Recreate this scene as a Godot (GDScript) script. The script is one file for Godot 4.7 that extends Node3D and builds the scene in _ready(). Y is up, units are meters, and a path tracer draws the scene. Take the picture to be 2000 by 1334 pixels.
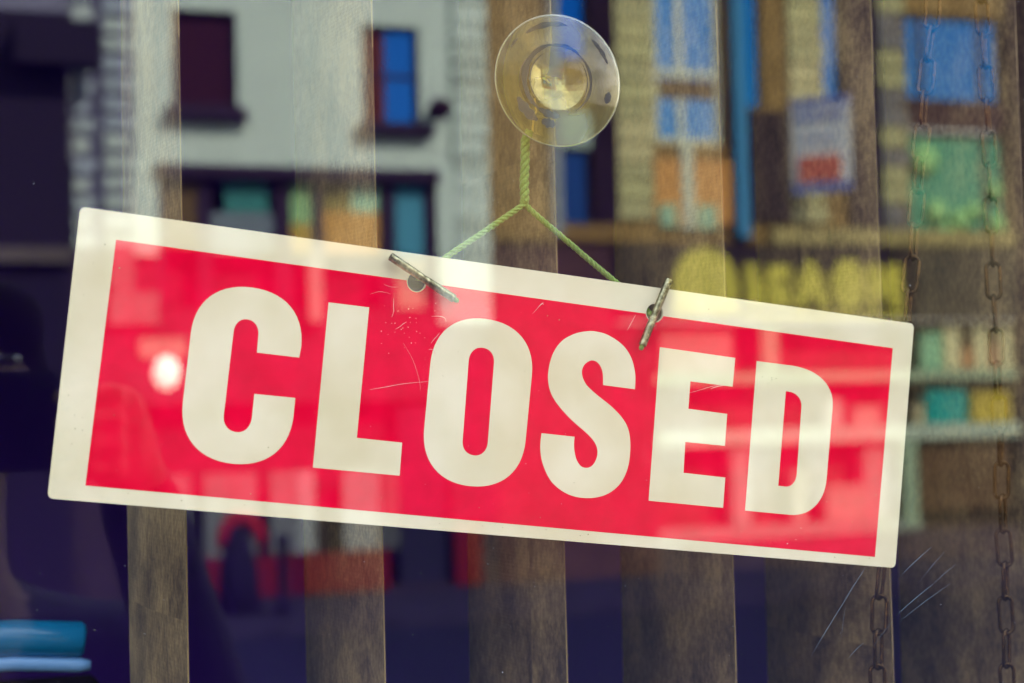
extends Node3D
# A CLOSED sign hung from a suction cup behind a shop's glass; the sunlit street across the road is mirrored in the pane.
# World: metres, glass about z = 0, shop inside at z < 0, street at z > 0, centre of the sign at the origin.

const GLASS_BACK := 0.0065
const GLASS_FRONT := 0.0125
const FAR := 18.0            # the fronts across the street
const ROAD := -2.15
const NEAR_GROUND := -1.62
var rng := RandomNumberGenerator.new()
var used := {}
var mats := {}

func _ready() -> void:
	rng.seed = 4711
	# ---------------------------------------------------------------- camera, sky, sun, exposure
	var cam := Camera3D.new()
	cam.name = "camera"
	cam.fov = 2.0 * rad_to_deg(atan(667.0 / 3186.8))
	cam.near = 0.02
	cam.far = 400.0
	cam.basis = Basis(Vector3.UP, -0.332855) * Basis(Vector3.RIGHT, 0.045195) * Basis(Vector3.BACK, -0.0238400)
	cam.position = Vector3(-0.254049, -0.0057744, 0.723981)
	var at := CameraAttributesPhysical.new()
	at.frustum_focal_length = 57.0
	at.frustum_focus_distance = 0.775
	at.exposure_aperture = 7.5
	cam.attributes = at
	add_child(cam)
	cam.current = true
	var we := WorldEnvironment.new()
	we.name = "environment"
	var env := Environment.new()
	env.background_mode = Environment.BG_SKY
	var sky := Sky.new()
	var sm := ProceduralSkyMaterial.new()
	sm.sky_top_color = Color(0.52, 0.58, 0.66)
	sm.sky_horizon_color = Color(0.88, 0.83, 0.73)
	sm.sky_curve = 0.16
	sm.ground_bottom_color = Color(0.25, 0.23, 0.22)
	sm.ground_horizon_color = Color(0.45, 0.45, 0.45)
	sm.sky_energy_multiplier = 1.3
	var cl := Image.create(512, 256, false, Image.FORMAT_RGBA8)
	var cn := FastNoiseLite.new(); cn.seed = 14; cn.frequency = 1.6; cn.fractal_octaves = 5
	for y in 256:
		for x in 512:
			var th := PI * (y + 0.5) / 256.0
			var ph := TAU * x / 512.0
			var d := Vector3(sin(th) * cos(ph), cos(th), sin(th) * sin(ph))
			var v := smoothstep(-0.05, 0.35, cn.get_noise_3d(d.x * 1.3, d.y * 3.0, d.z * 1.3))
			cl.set_pixel(x, y, Color(1.0, 0.98, 0.94, v))
	sm.sky_cover = ImageTexture.create_from_image(cl)
	sm.sky_cover_modulate = Color(0.74, 0.74, 0.74, 1.0)
	sky.sky_material = sm
	env.sky = sky
	env.tonemap_mode = Environment.TONE_MAPPER_LINEAR
	env.tonemap_exposure = 3.35
	env.sdfgi_enabled = true
	env.ssao_enabled = true
	env.ssil_enabled = true
	we.environment = env
	add_child(we)
	var sun := DirectionalLight3D.new()
	sun.name = "sun"
	sun.light_energy = 1.6
	sun.light_angular_distance = 0.5
	sun.light_color = Color(1.0, 0.96, 0.86)
	sun.shadow_enabled = true
	sun.look_at_from_position(Vector3.ZERO, Vector3(-0.35, -0.6, 0.62), Vector3.UP)
	add_child(sun)
	# ---------------------------------------------------------------- setting, then things
	build_ground()
	build_shop()
	build_white_building()
	build_stone_building()
	build_dark_building()
	build_street_things()
	build_glass()
	build_blind()
	build_sign()
	build_cup_and_cord()
	build_chains()
	build_photographer()

# ==================================================================== small helpers
func lin(r: float, g: float, b: float, a := 1.0) -> Color:
	var c := Color(r, g, b).linear_to_srgb()
	c.a = a
	return c

func mat(key: String, r: float, g: float, b: float, rough := 0.8, spec := 0.15, metal := 0.0) -> StandardMaterial3D:
	if mats.has(key):
		return mats[key]
	var m := StandardMaterial3D.new()
	m.albedo_color = lin(r, g, b)
	m.roughness = rough
	m.metallic_specular = spec
	m.metallic = metal
	m.cull_mode = BaseMaterial3D.CULL_DISABLED
	m.resource_name = key
	mats[key] = m
	return m

func numbered(called: String) -> String:
	if not used.has(called):
		used[called] = 0
		return called
	used[called] += 1
	return "%s_%03d" % [called, used[called]]

func tag(o: Node3D, label: String, category := "", group := "", kind := "") -> Node3D:
	if label: o.set_meta("label", label)
	if category: o.set_meta("category", category)
	if group: o.set_meta("group", group)
	if kind: o.set_meta("kind", kind)
	return o

func thing(called: String, at: Vector3, label: String, category: String, group := "") -> Node3D:
	var o := Node3D.new()
	o.name = numbered(called)
	o.position = at
	add_child(o, true)
	tag(o, label, category, group)
	return o

func new_st() -> SurfaceTool:
	var st := SurfaceTool.new()
	st.begin(Mesh.PRIMITIVE_TRIANGLES)
	return st

func obj(called: String, st: SurfaceTool, m: Material, parent: Node = null, smooth := false) -> MeshInstance3D:
	if not smooth:
		st.generate_normals()
	else:
		st.index()
		st.generate_normals()
	var o := MeshInstance3D.new()
	o.mesh = st.commit()
	o.material_override = m
	if parent == null:
		o.name = numbered(called)
		add_child(o, true)
	else:
		o.name = called
		var n := 0
		while parent.has_node(NodePath(o.name)):
			n += 1
			o.name = "%s_%03d" % [called, n]
		parent.add_child(o, true)
	return o

func tri(st: SurfaceTool, a: Vector3, b: Vector3, c: Vector3) -> void:
	st.add_vertex(a); st.add_vertex(b); st.add_vertex(c)

func quad(st: SurfaceTool, a: Vector3, b: Vector3, c: Vector3, d: Vector3) -> void:
	tri(st, a, b, c); tri(st, a, c, d)

# a box from lo to hi with its edges cut off by e
func box(st: SurfaceTool, lo: Vector3, hi: Vector3, e := 0.0) -> void:
	st.set_smooth_group(-1)
	var c := (lo + hi) / 2.0
	var h := (hi - lo) / 2.0
	if e <= 0.0:
		for k in 3:
			for s in [-1.0, 1.0]:
				var n := Vector3.ZERO; n[k] = s
				var u := Vector3.ZERO; u[(k + 1) % 3] = 1.0
				var v := Vector3.ZERO; v[(k + 2) % 3] = 1.0
				var o: Vector3 = c + n * h
				if s > 0:
					quad(st, o - u * h - v * h, o - u * h + v * h, o + u * h + v * h, o + u * h - v * h)
				else:
					quad(st, o - u * h - v * h, o + u * h - v * h, o + u * h + v * h, o - u * h + v * h)
		return
	e = minf(e, minf(h.x, minf(h.y, h.z)) * 0.9)
	for k in 3:
		var i := (k + 1) % 3
		var j := (k + 2) % 3
		for s in [-1.0, 1.0]:
			var p := []
			for w in [[-1, -1], [-1, 1], [1, 1], [1, -1]]:
				var q := c
				q[k] += s * h[k]; q[i] += w[0] * (h[i] - e); q[j] += w[1] * (h[j] - e)
				p.append(q)
			if s > 0: quad(st, p[0], p[1], p[2], p[3])
			else: quad(st, p[3], p[2], p[1], p[0])
			for t in [-1.0, 1.0]:   # chamfer between faces k and i, along j
				var a := c; var b := c; var a2 := c; var b2 := c
				a[k] += s * h[k]; a[i] += t * (h[i] - e); a[j] -= h[j] - e
				b = a; b[j] = c[j] + h[j] - e
				a2[k] += s * (h[k] - e); a2[i] += t * h[i]; a2[j] -= h[j] - e
				b2 = a2; b2[j] = c[j] + h[j] - e
				if s * t > 0: quad(st, a, b, b2, a2)
				else: quad(st, a2, b2, b, a)
	for sx in [-1.0, 1.0]:
		for sy in [-1.0, 1.0]:
			for sz in [-1.0, 1.0]:
				var x := c + Vector3(sx * h.x, sy * (h.y - e), sz * (h.z - e))
				var y := c + Vector3(sx * (h.x - e), sy * h.y, sz * (h.z - e))
				var z := c + Vector3(sx * (h.x - e), sy * (h.y - e), sz * h.z)
				if sx * sy * sz > 0: tri(st, x, z, y)
				else: tri(st, x, y, z)

func boxobj(called: String, lo: Vector3, hi: Vector3, m: Material, parent: Node = null, e := 0.0) -> MeshInstance3D:
	var st := new_st()
	box(st, lo, hi, e)
	return obj(called, st, m, parent)

# rectangle on a front across the street: x0..x1, y0..y1, standing proud (out > 0, towards the shop) or set back
func front(called: String, x0: float, x1: float, y0: float, y1: float, out: float, deep: float, m: Material, parent: Node, e := 0.0) -> MeshInstance3D:
	return boxobj(called, Vector3(x0, y0, FAR - out), Vector3(x1, y1, FAR - out + deep), m, parent, e)

# wall with rectangular openings: one mesh
func wall(called: String, x0: float, x1: float, y0: float, y1: float, z0: float, z1: float, holes: Array, m: Material, parent: Node = null) -> MeshInstance3D:
	var xs := [x0, x1]
	for h in holes:
		xs.append_array([h[0], h[1]])
	xs.sort()
	var st := new_st()
	for i in xs.size() - 1:
		if xs[i + 1] - xs[i] < 1e-5: continue
		var mid: float = (xs[i] + xs[i + 1]) / 2.0
		var cuts := []
		for h in holes:
			if h[0] < mid and h[1] > mid: cuts.append([h[2], h[3]])
		cuts.sort_custom(func(a, b): return a[0] < b[0])
		var y := y0
		for c in cuts:
			if c[0] > y: box(st, Vector3(xs[i], y, z0), Vector3(xs[i + 1], c[0], z1))
			y = maxf(y, c[1])
		if y < y1: box(st, Vector3(xs[i], y, z0), Vector3(xs[i + 1], y1, z1))
	return obj(called, st, m, parent)

func tube(st: SurfaceTool, pts: Array, radii, sides := 10, closed := false, caps := true) -> void:
	var n := pts.size()
	var rings := []
	var up := Vector3.UP
	for i in n:
		var a: Vector3 = pts[(i - 1 + n) % n] if closed else pts[maxi(i - 1, 0)]
		var b: Vector3 = pts[(i + 1) % n] if closed else pts[mini(i + 1, n - 1)]
		var t := (b - a).normalized()
		if i == 0:
			up = Vector3.UP if absf(t.y) < 0.9 else Vector3.RIGHT
		var side := up.cross(t).normalized()
		up = t.cross(side).normalized()
		var r: float = radii[i] if radii is Array else radii
		var ring := []
		for k in sides:
			var w := TAU * k / sides
			ring.append(pts[i] + (side * cos(w) + up * sin(w)) * r)
		rings.append(ring)
	for i in (n if closed else n - 1):
		var p: Array = rings[i]
		var q: Array = rings[(i + 1) % n]
		var shift := 0
		if closed and i == n - 1:   # the frame may come back turned
			var best := INF
			for k in sides:
				var d: float = (p[0] as Vector3).distance_squared_to(q[k])
				if d < best: best = d; shift = k
		for k in sides:
			quad(st, p[k], p[(k + 1) % sides], q[(k + 1 + shift) % sides], q[(k + shift) % sides])
	if caps and not closed:
		for k in sides:
			tri(st, pts[0], rings[0][(k + 1) % sides], rings[0][k])
			tri(st, pts[n - 1], rings[n - 1][k], rings[n - 1][(k + 1) % sides])

# profile: pairs of (radius, height along z), closed at both ends when the radius is 0 there
func lathe(st: SurfaceTool, profile: Array, at: Vector3, sides := 48, axis := Basis()) -> void:
	for i in profile.size() - 1:
		var a: Vector2 = profile[i]
		var b: Vector2 = profile[i + 1]
		for k in sides:
			var u := TAU * k / sides
			var v := TAU * ((k + 1) % sides) / sides
			var p := at + axis * Vector3(a.x * cos(u), a.x * sin(u), a.y)
			var q := at + axis * Vector3(a.x * cos(v), a.x * sin(v), a.y)
			var r := at + axis * Vector3(b.x * cos(v), b.x * sin(v), b.y)
			var s := at + axis * Vector3(b.x * cos(u), b.x * sin(u), b.y)
			if a.x > 1e-7: tri(st, p, r, q)
			if b.x > 1e-7: tri(st, p, s, r)

func area(p: PackedVector2Array) -> float:
	var s := 0.0
	for i in p.size():
		s += p[i].cross(p[(i + 1) % p.size()])
	return s / 2.0

# flat outline (with holes) in x, y, drawn from z0 (back) to z1 (front)
func prism(st: SurfaceTool, outline: PackedVector2Array, holes: Array, z0: float, z1: float, bevel := 0.0) -> void:
	st.set_smooth_group(-1)
	var o := outline.duplicate()
	if area(o) < 0: o.reverse()
	var loops := [o]
	var whole := o.duplicate()
	for h: PackedVector2Array in holes:
		var c := h.duplicate()
		if area(c) > 0: c.reverse()
		loops.append(c)
	var used_holes := loops.slice(1)
	used_holes.sort_custom(func(a, b): return maxx(a) > maxx(b))
	for c: PackedVector2Array in used_holes:   # bridge the hole to the outline along +x
		var bi := 0
		for i in c.size():
			if c[i].x > c[bi].x: bi = i
		var p := c[bi]
		var best := INF
		var at := -1
		var hit := Vector2.ZERO
		for i in whole.size():
			var a := whole[i]
			var b := whole[(i + 1) % whole.size()]
			if (a.y > p.y) != (b.y > p.y):
				var x := a.x + (p.y - a.y) / (b.y - a.y) * (b.x - a.x)
				if x > p.x and x < best:
					best = x; at = i; hit = Vector2(x, p.y)
		var joined := PackedVector2Array()
		for i in whole.size():
			joined.append(whole[i])
			if i == at:
				joined.append(hit + Vector2(0, -1e-7))
				for k in c.size() + 1:
					joined.append(c[(bi + k) % c.size()] + (Vector2(0, 1e-7) if k == c.size() else Vector2(0, -1e-7) if k == 0 else Vector2.ZERO))
				joined.append(hit + Vector2(0, 1e-7))
		whole = joined
	var f := Geometry2D.triangulate_polygon(scaled(whole, 1000.0))
	if f.is_empty(): push_warning("an outline could not be filled")
	for i in range(0, f.size(), 3):
		var a := whole[f[i]]; var b := whole[f[i + 1]]; var c := whole[f[i + 2]]
		if (b - a).cross(c - a) > 0:
			var sw := b; b = c; c = sw
		tri(st, Vector3(a.x, a.y, z1), Vector3(b.x, b.y, z1), Vector3(c.x, c.y, z1))
		tri(st, Vector3(a.x, a.y, z0), Vector3(c.x, c.y, z0), Vector3(b.x, b.y, z0))
	for l: PackedVector2Array in loops:
		for i in l.size():
			var a := l[i]; var b := l[(i + 1) % l.size()]
			quad(st, Vector3(a.x, a.y, z0), Vector3(a.x, a.y, z1), Vector3(b.x, b.y, z1), Vector3(b.x, b.y, z0))

func maxx(p: PackedVector2Array) -> float:
	var m := -INF
	for v in p: m = maxf(m, v.x)
	return m

func scaled(p: PackedVector2Array, k: float) -> PackedVector2Array:
	var q := PackedVector2Array()
	for v in p: q.append(v * k)
	return q

# rounded corner: from a to b, the tangents meeting at c
func arc(p: PackedVector2Array, a: Vector2, c: Vector2, b: Vector2, full := 0.6, steps := 14) -> void:
	for i in steps + 1:
		var q := a.bezier_interpolate(a.lerp(c, full), b.lerp(c, full), b, float(i) / steps)
		if p.is_empty() or p[p.size() - 1].distance_to(q) > 1e-3: p.append(q)

func smooth_run(p: PackedVector2Array, pts: Array, steps := 5) -> void:   # Catmull-Rom through the points
	for i in pts.size() - 1:
		var a: Vector2 = pts[maxi(i - 1, 0)]
		var b: Vector2 = pts[i]
		var c: Vector2 = pts[i + 1]
		var d: Vector2 = pts[mini(i + 2, pts.size() - 1)]
		for k in steps + 1:
			var q := b.cubic_interpolate(c, a, d, float(k) / steps)
			if p.is_empty() or p[p.size() - 1].distance_to(q) > 1e-3: p.append(q)

func noise_texture(seed_: int, freq: float, from: Color, to: Color, w := 512, h := 512, normal := false) -> NoiseTexture2D:
	var n := FastNoiseLite.new()
	n.seed = seed_
	n.frequency = freq
	n.fractal_octaves = 5
	var t := NoiseTexture2D.new()
	t.width = w; t.height = h
	t.seamless = true
	t.noise = n
	if normal:
		t.as_normal_map = true
		t.bump_strength = 3.0
	else:
		var g := Gradient.new()
		g.set_color(0, from); g.set_color(1, to)
		t.color_ramp = g
	return t

# a stone or plaster that varies from tone to tone
func stone(key: String, r: float, g: float, b: float, vary := 0.25, size := 1.2) -> StandardMaterial3D:
	if mats.has(key): return mats[key]
	var m := StandardMaterial3D.new()
	m.albedo_texture = noise_texture(key.hash() % 9999, 0.012, lin(r * (1 - vary), g * (1 - vary), b * (1 - vary)), lin(r * (1 + vary), g * (1 + vary), b * (1 + vary)), 256, 256)
	m.uv1_triplanar = true
	m.uv1_world_triplanar = true
	m.uv1_scale = Vector3.ONE / size
	m.roughness = 0.9
	m.metallic_specular = 0.1
	m.cull_mode = BaseMaterial3D.CULL_DISABLED
	m.resource_name = key
	mats[key] = m
	return m

# ==================================================================== setting
func build_ground() -> void:
	var asphalt := stone("asphalt", 0.016, 0.018, 0.045, 0.3, 0.8)
	tag(boxobj("road", Vector3(-200, ROAD - 0.3, 2.9), Vector3(200, ROAD, 200), asphalt), "dark asphalt road between the shop and the fronts across the street", "road", "", "structure")
	tag(boxobj("far_pavement", Vector3(-60, ROAD - 0.2, 15.4), Vector3(60, ROAD + 0.11, 17.99), stone("far paving", 0.03, 0.027, 0.06)), "grey pavement in front of the buildings across the street", "pavement", "", "structure")
	tag(boxobj("near_pavement", Vector3(-60, ROAD - 0.3, 0.03), Vector3(60, NEAR_GROUND, 2.9), stone("near paving", 0.08, 0.075, 0.085)), "raised grey pavement outside the shop window", "pavement", "", "structure")

func build_shop() -> void:
	var dark := mat("violet wall", 0.20, 0.075, 0.85, 0.9)
	var outer := stone("shop front render", 0.2, 0.18, 0.2)
	var shop := thing("shop", Vector3.ZERO, "dark shop room behind the glass with deep violet walls", "building")
	wall("front_wall", -2.6, 3.4, -1.9, 2.3, -0.24, 0.03, [[-0.62, 0.86, -0.62, 0.78]], outer, shop)
	boxobj("back_wall", Vector3(-2.6, -1.9, -3.3), Vector3(3.4, 2.3, -3.1), dark, shop)
	boxobj("side_wall", Vector3(-2.6, -1.9, -3.1), Vector3(-2.4, 2.3, -0.24), dark, shop)
	boxobj("side_wall", Vector3(3.2, -1.9, -3.1), Vector3(3.4, 2.3, -0.24), dark, shop)
	boxobj("shop_floor", Vector3(-2.4, -1.9, -3.1), Vector3(3.2, -1.7, -0.24), mat("shop floor", 0.08, 0.05, 0.07), shop)
	boxobj("shop_ceiling", Vector3(-2.4, 2.1, -3.1), Vector3(3.2, 2.3, -0.24), dark, shop)
	boxobj("roof", Vector3(-2.7, 2.3, -3.4), Vector3(3.5, 2.42, 0.06), outer, shop)

func build_glass() -> void:
	var m := StandardMaterial3D.new()
	m.transparency = BaseMaterial3D.TRANSPARENCY_ALPHA
	var im := Image.create(4, 4, false, Image.FORMAT_RGBA8)
	im.fill(Color.WHITE)
	m.albedo_texture = ImageTexture.create_from_image(im)
	m.albedo_color = Color(0.97, 1.0, 1.0, 0.058)   # each face throws back a sixteenth of the light
	m.metallic = 1.0
	m.roughness = 0.0
	m.resource_name = "window glass"
	var g := thing("window_pane", Vector3(0.12, -0.62, 0.0), "clear window pane in front of the closed sign mirroring the sunlit street", "window")
	boxobj("glass", Vector3(-0.74, 0.0, GLASS_BACK), Vector3(0.74, 1.4, GLASS_FRONT), m, g)
	var fm := mat("window frame paint", 0.03, 0.03, 0.04, 0.4)
	for s in [[-0.76, -0.7, 0.0, 1.4], [0.7, 0.76, 0.0, 1.4], [-0.7, 0.7, 0.0, 0.06], [-0.7, 0.7, 1.34, 1.4]]:
		boxobj("frame", Vector3(s[0], s[2], -0.03), Vector3(s[1], s[3], GLASS_BACK - 0.0005), fm, g, 0.004)
	# dust and scratches on the outside of the glass
	var st := new_st()
	for i in 190:
		var c := Vector3(rng.randf_range(-0.24, 0.3), rng.randf_range(-0.16, 0.21), GLASS_FRONT + 0.0001) - g.position
		if rng.randf() < 0.5: c.y = rng.randf_range(-0.16, -0.05) - g.position.y
		var r := rng.randf_range(0.00008, 0.00019) * (2.0 if rng.randf() < 0.06 else 1.0)
		var pts := []
		for k in 6:
			pts.append(c + Vector3(cos(TAU * k / 6.0), sin(TAU * k / 6.0), 0) * r * rng.randf_range(0.6, 1.2))
		for k in 6:
			tri(st, c + Vector3(0, 0, 0.00006), pts[(k + 1) % 6], pts[k])
	tag(obj("dust", st, mat("dust", 0.5, 0.52, 0.52, 0.9), g), "", "", "", "stuff")
	for s in [[143.4, -127.2, 168.0, -95.5, 0.16], [168.0, -95.5, 175.6, -85.7, 0.08], [161.9, -102.5, 174.0, -88.1, 0.1], [195.2, -91.3, 214.2, -77.5, 0.13], [192.1, -110.7, 214.0, -96.4, 0.2], [214.0, -96.4, 228.0, -87.2, 0.12], [193.4, -114.0, 224.5, -96.5, 0.11], [163.8, -130.2, 173.0, -122.9, 0.12], [206.0, -94.9, 221.6, -80.4, 0.07], [160.0, -121.5, 163.4, -104.0, 0.06], [178.0, -125.5, 190.5, -113.0, 0.07]]:
		var a := Vector3(s[0], s[1], 0) / 1000.0
		var b := Vector3(s[2], s[3], 0) / 1000.0
		a.z = GLASS_FRONT; b.z = GLASS_FRONT
		var sc := new_st()
		var ps := []
		var rs := []
		for i in 7:
			var u := i / 6.0
			ps.append(a.lerp(b, u) - g.position + Vector3(0, sin(u * PI) * 0.0004, 0))
			rs.append(s[4] * 0.0007 * (0.25 + 0.75 * sin(u * PI)) * rng.randf_range(0.6, 1.1))
		tube(sc, ps, rs, 5)
		obj("scratch", sc, mat("glass scratch", 0.2, 0.27, 0.34, 0.6), g)

# ==================================================================== across the street
func window(parent: Node, x0: float, x1: float, y0: float, y1: float, pane: Material, frame: Material, bars_x: Array, bars_y: Array, w := 0.06) -> MeshInstance3D:
	var f := new_st()
	box(f, Vector3(x0, y0, FAR + 0.08), Vector3(x0 + w, y1, FAR + 0.16))
	box(f, Vector3(x1 - w, y0, FAR + 0.08), Vector3(x1, y1, FAR + 0.16))
	box(f, Vector3(x0 + w, y0, FAR + 0.08), Vector3(x1 - w, y0 + w, FAR + 0.16))
	box(f, Vector3(x0 + w, y1 - w, FAR + 0.08), Vector3(x1 - w, y1, FAR + 0.16))
	for b in bars_x: box(f, Vector3(b - w / 2, y0 + w, FAR + 0.085), Vector3(b + w / 2, y1 - w, FAR + 0.155))
	for b in bars_y: box(f, Vector3(x0 + w, b - w / 2, FAR + 0.09), Vector3(x1 - w, b + w / 2, FAR + 0.15))
	var o := obj("window", f, frame, parent)
	boxobj("pane", Vector3(x0 + w * 0.5, y0 + w * 0.5, FAR + 0.11), Vector3(x1 - w * 0.5, y1 - w * 0.5, FAR + 0.13), pane, o)
	return o

func quoins(parent: Node, x0: float, x1: float, y0: float, y1: float, step: float, tones: Array, gap := 0.01) -> void:
	var y := y0
	var k := 0
	while y < y1:
		var cut := 0.05 * (k % 2)
		var tall := step * rng.randf_range(0.88, 1.12)
		front("stone_block", x0, x1 - cut, y + gap, y + tall - gap, 0.035 + rng.randf() * 0.02, 0.1, tones[rng.randi() % tones.size()], parent, 0.012)
		y += tall
		k += 1

func sky_tint_glass(key: String, r: float, g: float, b: float, rough := 0.08) -> StandardMaterial3D:
	return mat(key, r, g, b, rough, 0.5, 1.0)  # blue of the mirrored sky is put into the metal colour

func build_white_building() -> void:
	var b := thing("white_building", Vector3.ZERO, "white rendered house with two dark sash windows above a shopfront", "building")
	var pale := stone("white render", 0.60, 0.70, 0.68, 0.06, 2.0)
	var frame := mat("dark window paint", 0.035, 0.02, 0.05, 0.5)
	var W1 := [2.16, 2.91, 3.62, 4.76]
	var W2 := [4.40, 5.11, 3.5, 4.70]
	wall("wall", 1.3, 5.98, 2.94, 7.5, FAR, FAR + 0.3, [W1, W2], pale, b)
	wall("lower_wall", 1.0, 5.98, ROAD, 2.94, FAR + 0.02, FAR + 0.3, [[1.98, 5.29, 1.3, 2.94], [1.72, 5.4, -2.0, 0.2]], stone("lower wall", 0.045, 0.03, 0.05), b)
	boxobj("inner_wall", Vector3(1.3, ROAD, FAR + 0.32), Vector3(5.96, 2.94, FAR + 0.4), mat("dark inside", 0.03, 0.02, 0.035), b)
	front("pier", 5.29, 5.95, 1.1, 2.94, 0.03, 0.05, pale, b)
	front("pier", 1.70, 1.98, 1.9, 2.94, 0.03, 0.05, pale, b)
	window(b, W1[0], W1[1], W1[2], W1[3], mat("maroon blind", 0.045, 0.012, 0.03), frame, [], [])
	front("sill", 2.08, 3.0, 3.46, 3.62, 0.16, 0.3, frame, b, 0.01)
	var w := window(b, W2[0], W2[1], W2[2], W2[3], sky_tint_glass("sky tinted sash glass", 0.02, 0.16, 0.62), frame, [], [4.1], 0.05)
	boxobj("curtain", Vector3(4.45, 3.55, FAR + 0.095), Vector3(4.70, 4.66, FAR + 0.105), mat("red brown curtain", 0.12, 0.03, 0.03), w)
	front("sill", 4.33, 5.22, 3.36, 3.5, 0.16, 0.3, frame, b, 0.01)
	var q := [stone("quoin a", 0.40, 0.46, 0.52, 0.1), stone("quoin b", 0.46, 0.52, 0.54, 0.1), stone("quoin c", 0.35, 0.4, 0.5, 0.1)]
	front("quoin_backing", 1.03, 1.73, 1.95, 6.2, 0.012, 0.1, mat("lavender joint", 0.10, 0.10, 0.17), b)
	front("quoin_backing", 5.49, 5.97, 2.96, 6.2, 0.012, 0.1, mat("grey joint", 0.3, 0.34, 0.33), b)
	quoins(b, 1.04, 1.28, 1.95, 6.2, 0.218, q, 0.025)
	quoins(b, 1.38, 1.72, 1.95, 6.2, 0.218, q, 0.025)
	quoins(b, 5.5, 5.96, 1.95, 6.2, 0.235, [pale, stone("quoin d", 0.5, 0.58, 0.55, 0.1)])
	# shopfront
	front("cornice", 1.95, 5.31, 2.80, 2.95, 0.12, 0.3, frame, b, 0.01)
	for x in [[1.98, 2.06], [2.44, 2.58], [3.33, 3.51], [3.78, 3.90], [4.60, 4.78], [5.15, 5.29]]:
		front("mullion", x[0], x[1], 1.3, 2.8, -0.02, 0.1, frame, b)
	var panes := [[2.06, 2.44, 2.0, 2.8, "brown display", 0.14, 0.09, 0.04], [2.58, 3.33, 1.95, 2.42, "grey display", 0.17, 0.21, 0.26], [2.75, 3.25, 2.42, 2.8, "teal display", 0.05, 0.22, 0.22], [3.51, 3.78, 2.3, 2.8, "green display", 0.28, 0.5, 0.24],
		[3.51, 3.78, 1.95, 2.3, "ochre display", 0.5, 0.33, 0.07], [3.9, 4.60, 1.95, 2.45, "orange display", 0.62, 0.32, 0.08], [4.25, 4.60, 2.45, 2.8, "mint display", 0.35, 0.62, 0.45], [3.9, 4.25, 2.45, 2.8, "olive display", 0.25, 0.2, 0.06], [4.78, 5.15, 1.92, 2.8, "blue display", 0.08, 0.30, 0.46], [4.78, 5.26, 1.12, 1.9, "cream display", 0.4, 0.36, 0.28]]
	for p in panes:
		front("display_panel", p[0], p[1], p[2], p[3], -0.06, 0.03, mat(p[4], p[5], p[6], p[7]), b)
	# ground floor
	front("ledge", 1.42, 1.96, 1.12, 1.48, 0.1, 0.2, stone("pale ledge", 0.16, 0.165, 0.17), b)
	front("pilaster", 1.42, 1.7, 1.5, 2.0, 0.06, 0.1, stone("pale ledge", 0.16, 0.165, 0.17), b)
	front("notice_panel", 1.74, 2.28, 0.74, 0.96, 0.06, 0.08, mat("cream notice", 0.26, 0.24, 0.2), b)
	front("drainpipe", 3.68, 3.84, 1.14, 1.95, 0.16, 0.1, mat("pale pipe", 0.35, 0.3, 0.27), b)
	var pp := mat("grey panel paint", 0.26, 0.30, 0.34)
	for x in [[1.74, 2.30, 0.26], [2.46, 2.78, 0.3], [2.80, 3.06, 0.3], [3.22, 3.51, 0.3], [3.53, 3.74, 0.55], [4.08, 4.52, 0.45], [4.56, 4.75, 0.16]]:
		front("shutter_panel", x[0], x[1], -1.55, -0.6, -0.03, 0.05, mat("shutter %s" % x[2], x[2] * 0.5, x[2] * 0.55, x[2] * 0.6), b)
	var red := mat("red plinth paint", 0.16, 0.008, 0.015, 0.5)
	for x in [[2.32, 3.5], [3.56, 4.6], [5.42, 5.75]]:
		front("red_plinth", x[0], x[1], -2.02, -1.56 if x[0] < 5 else -1.25, 0.05, 0.1, red, b)
	front("shop_door", 4.78, 5.38, -2.02, 0.15, -0.1, 0.05, mat("navy door", 0.02, 0.02, 0.05), b)

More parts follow.
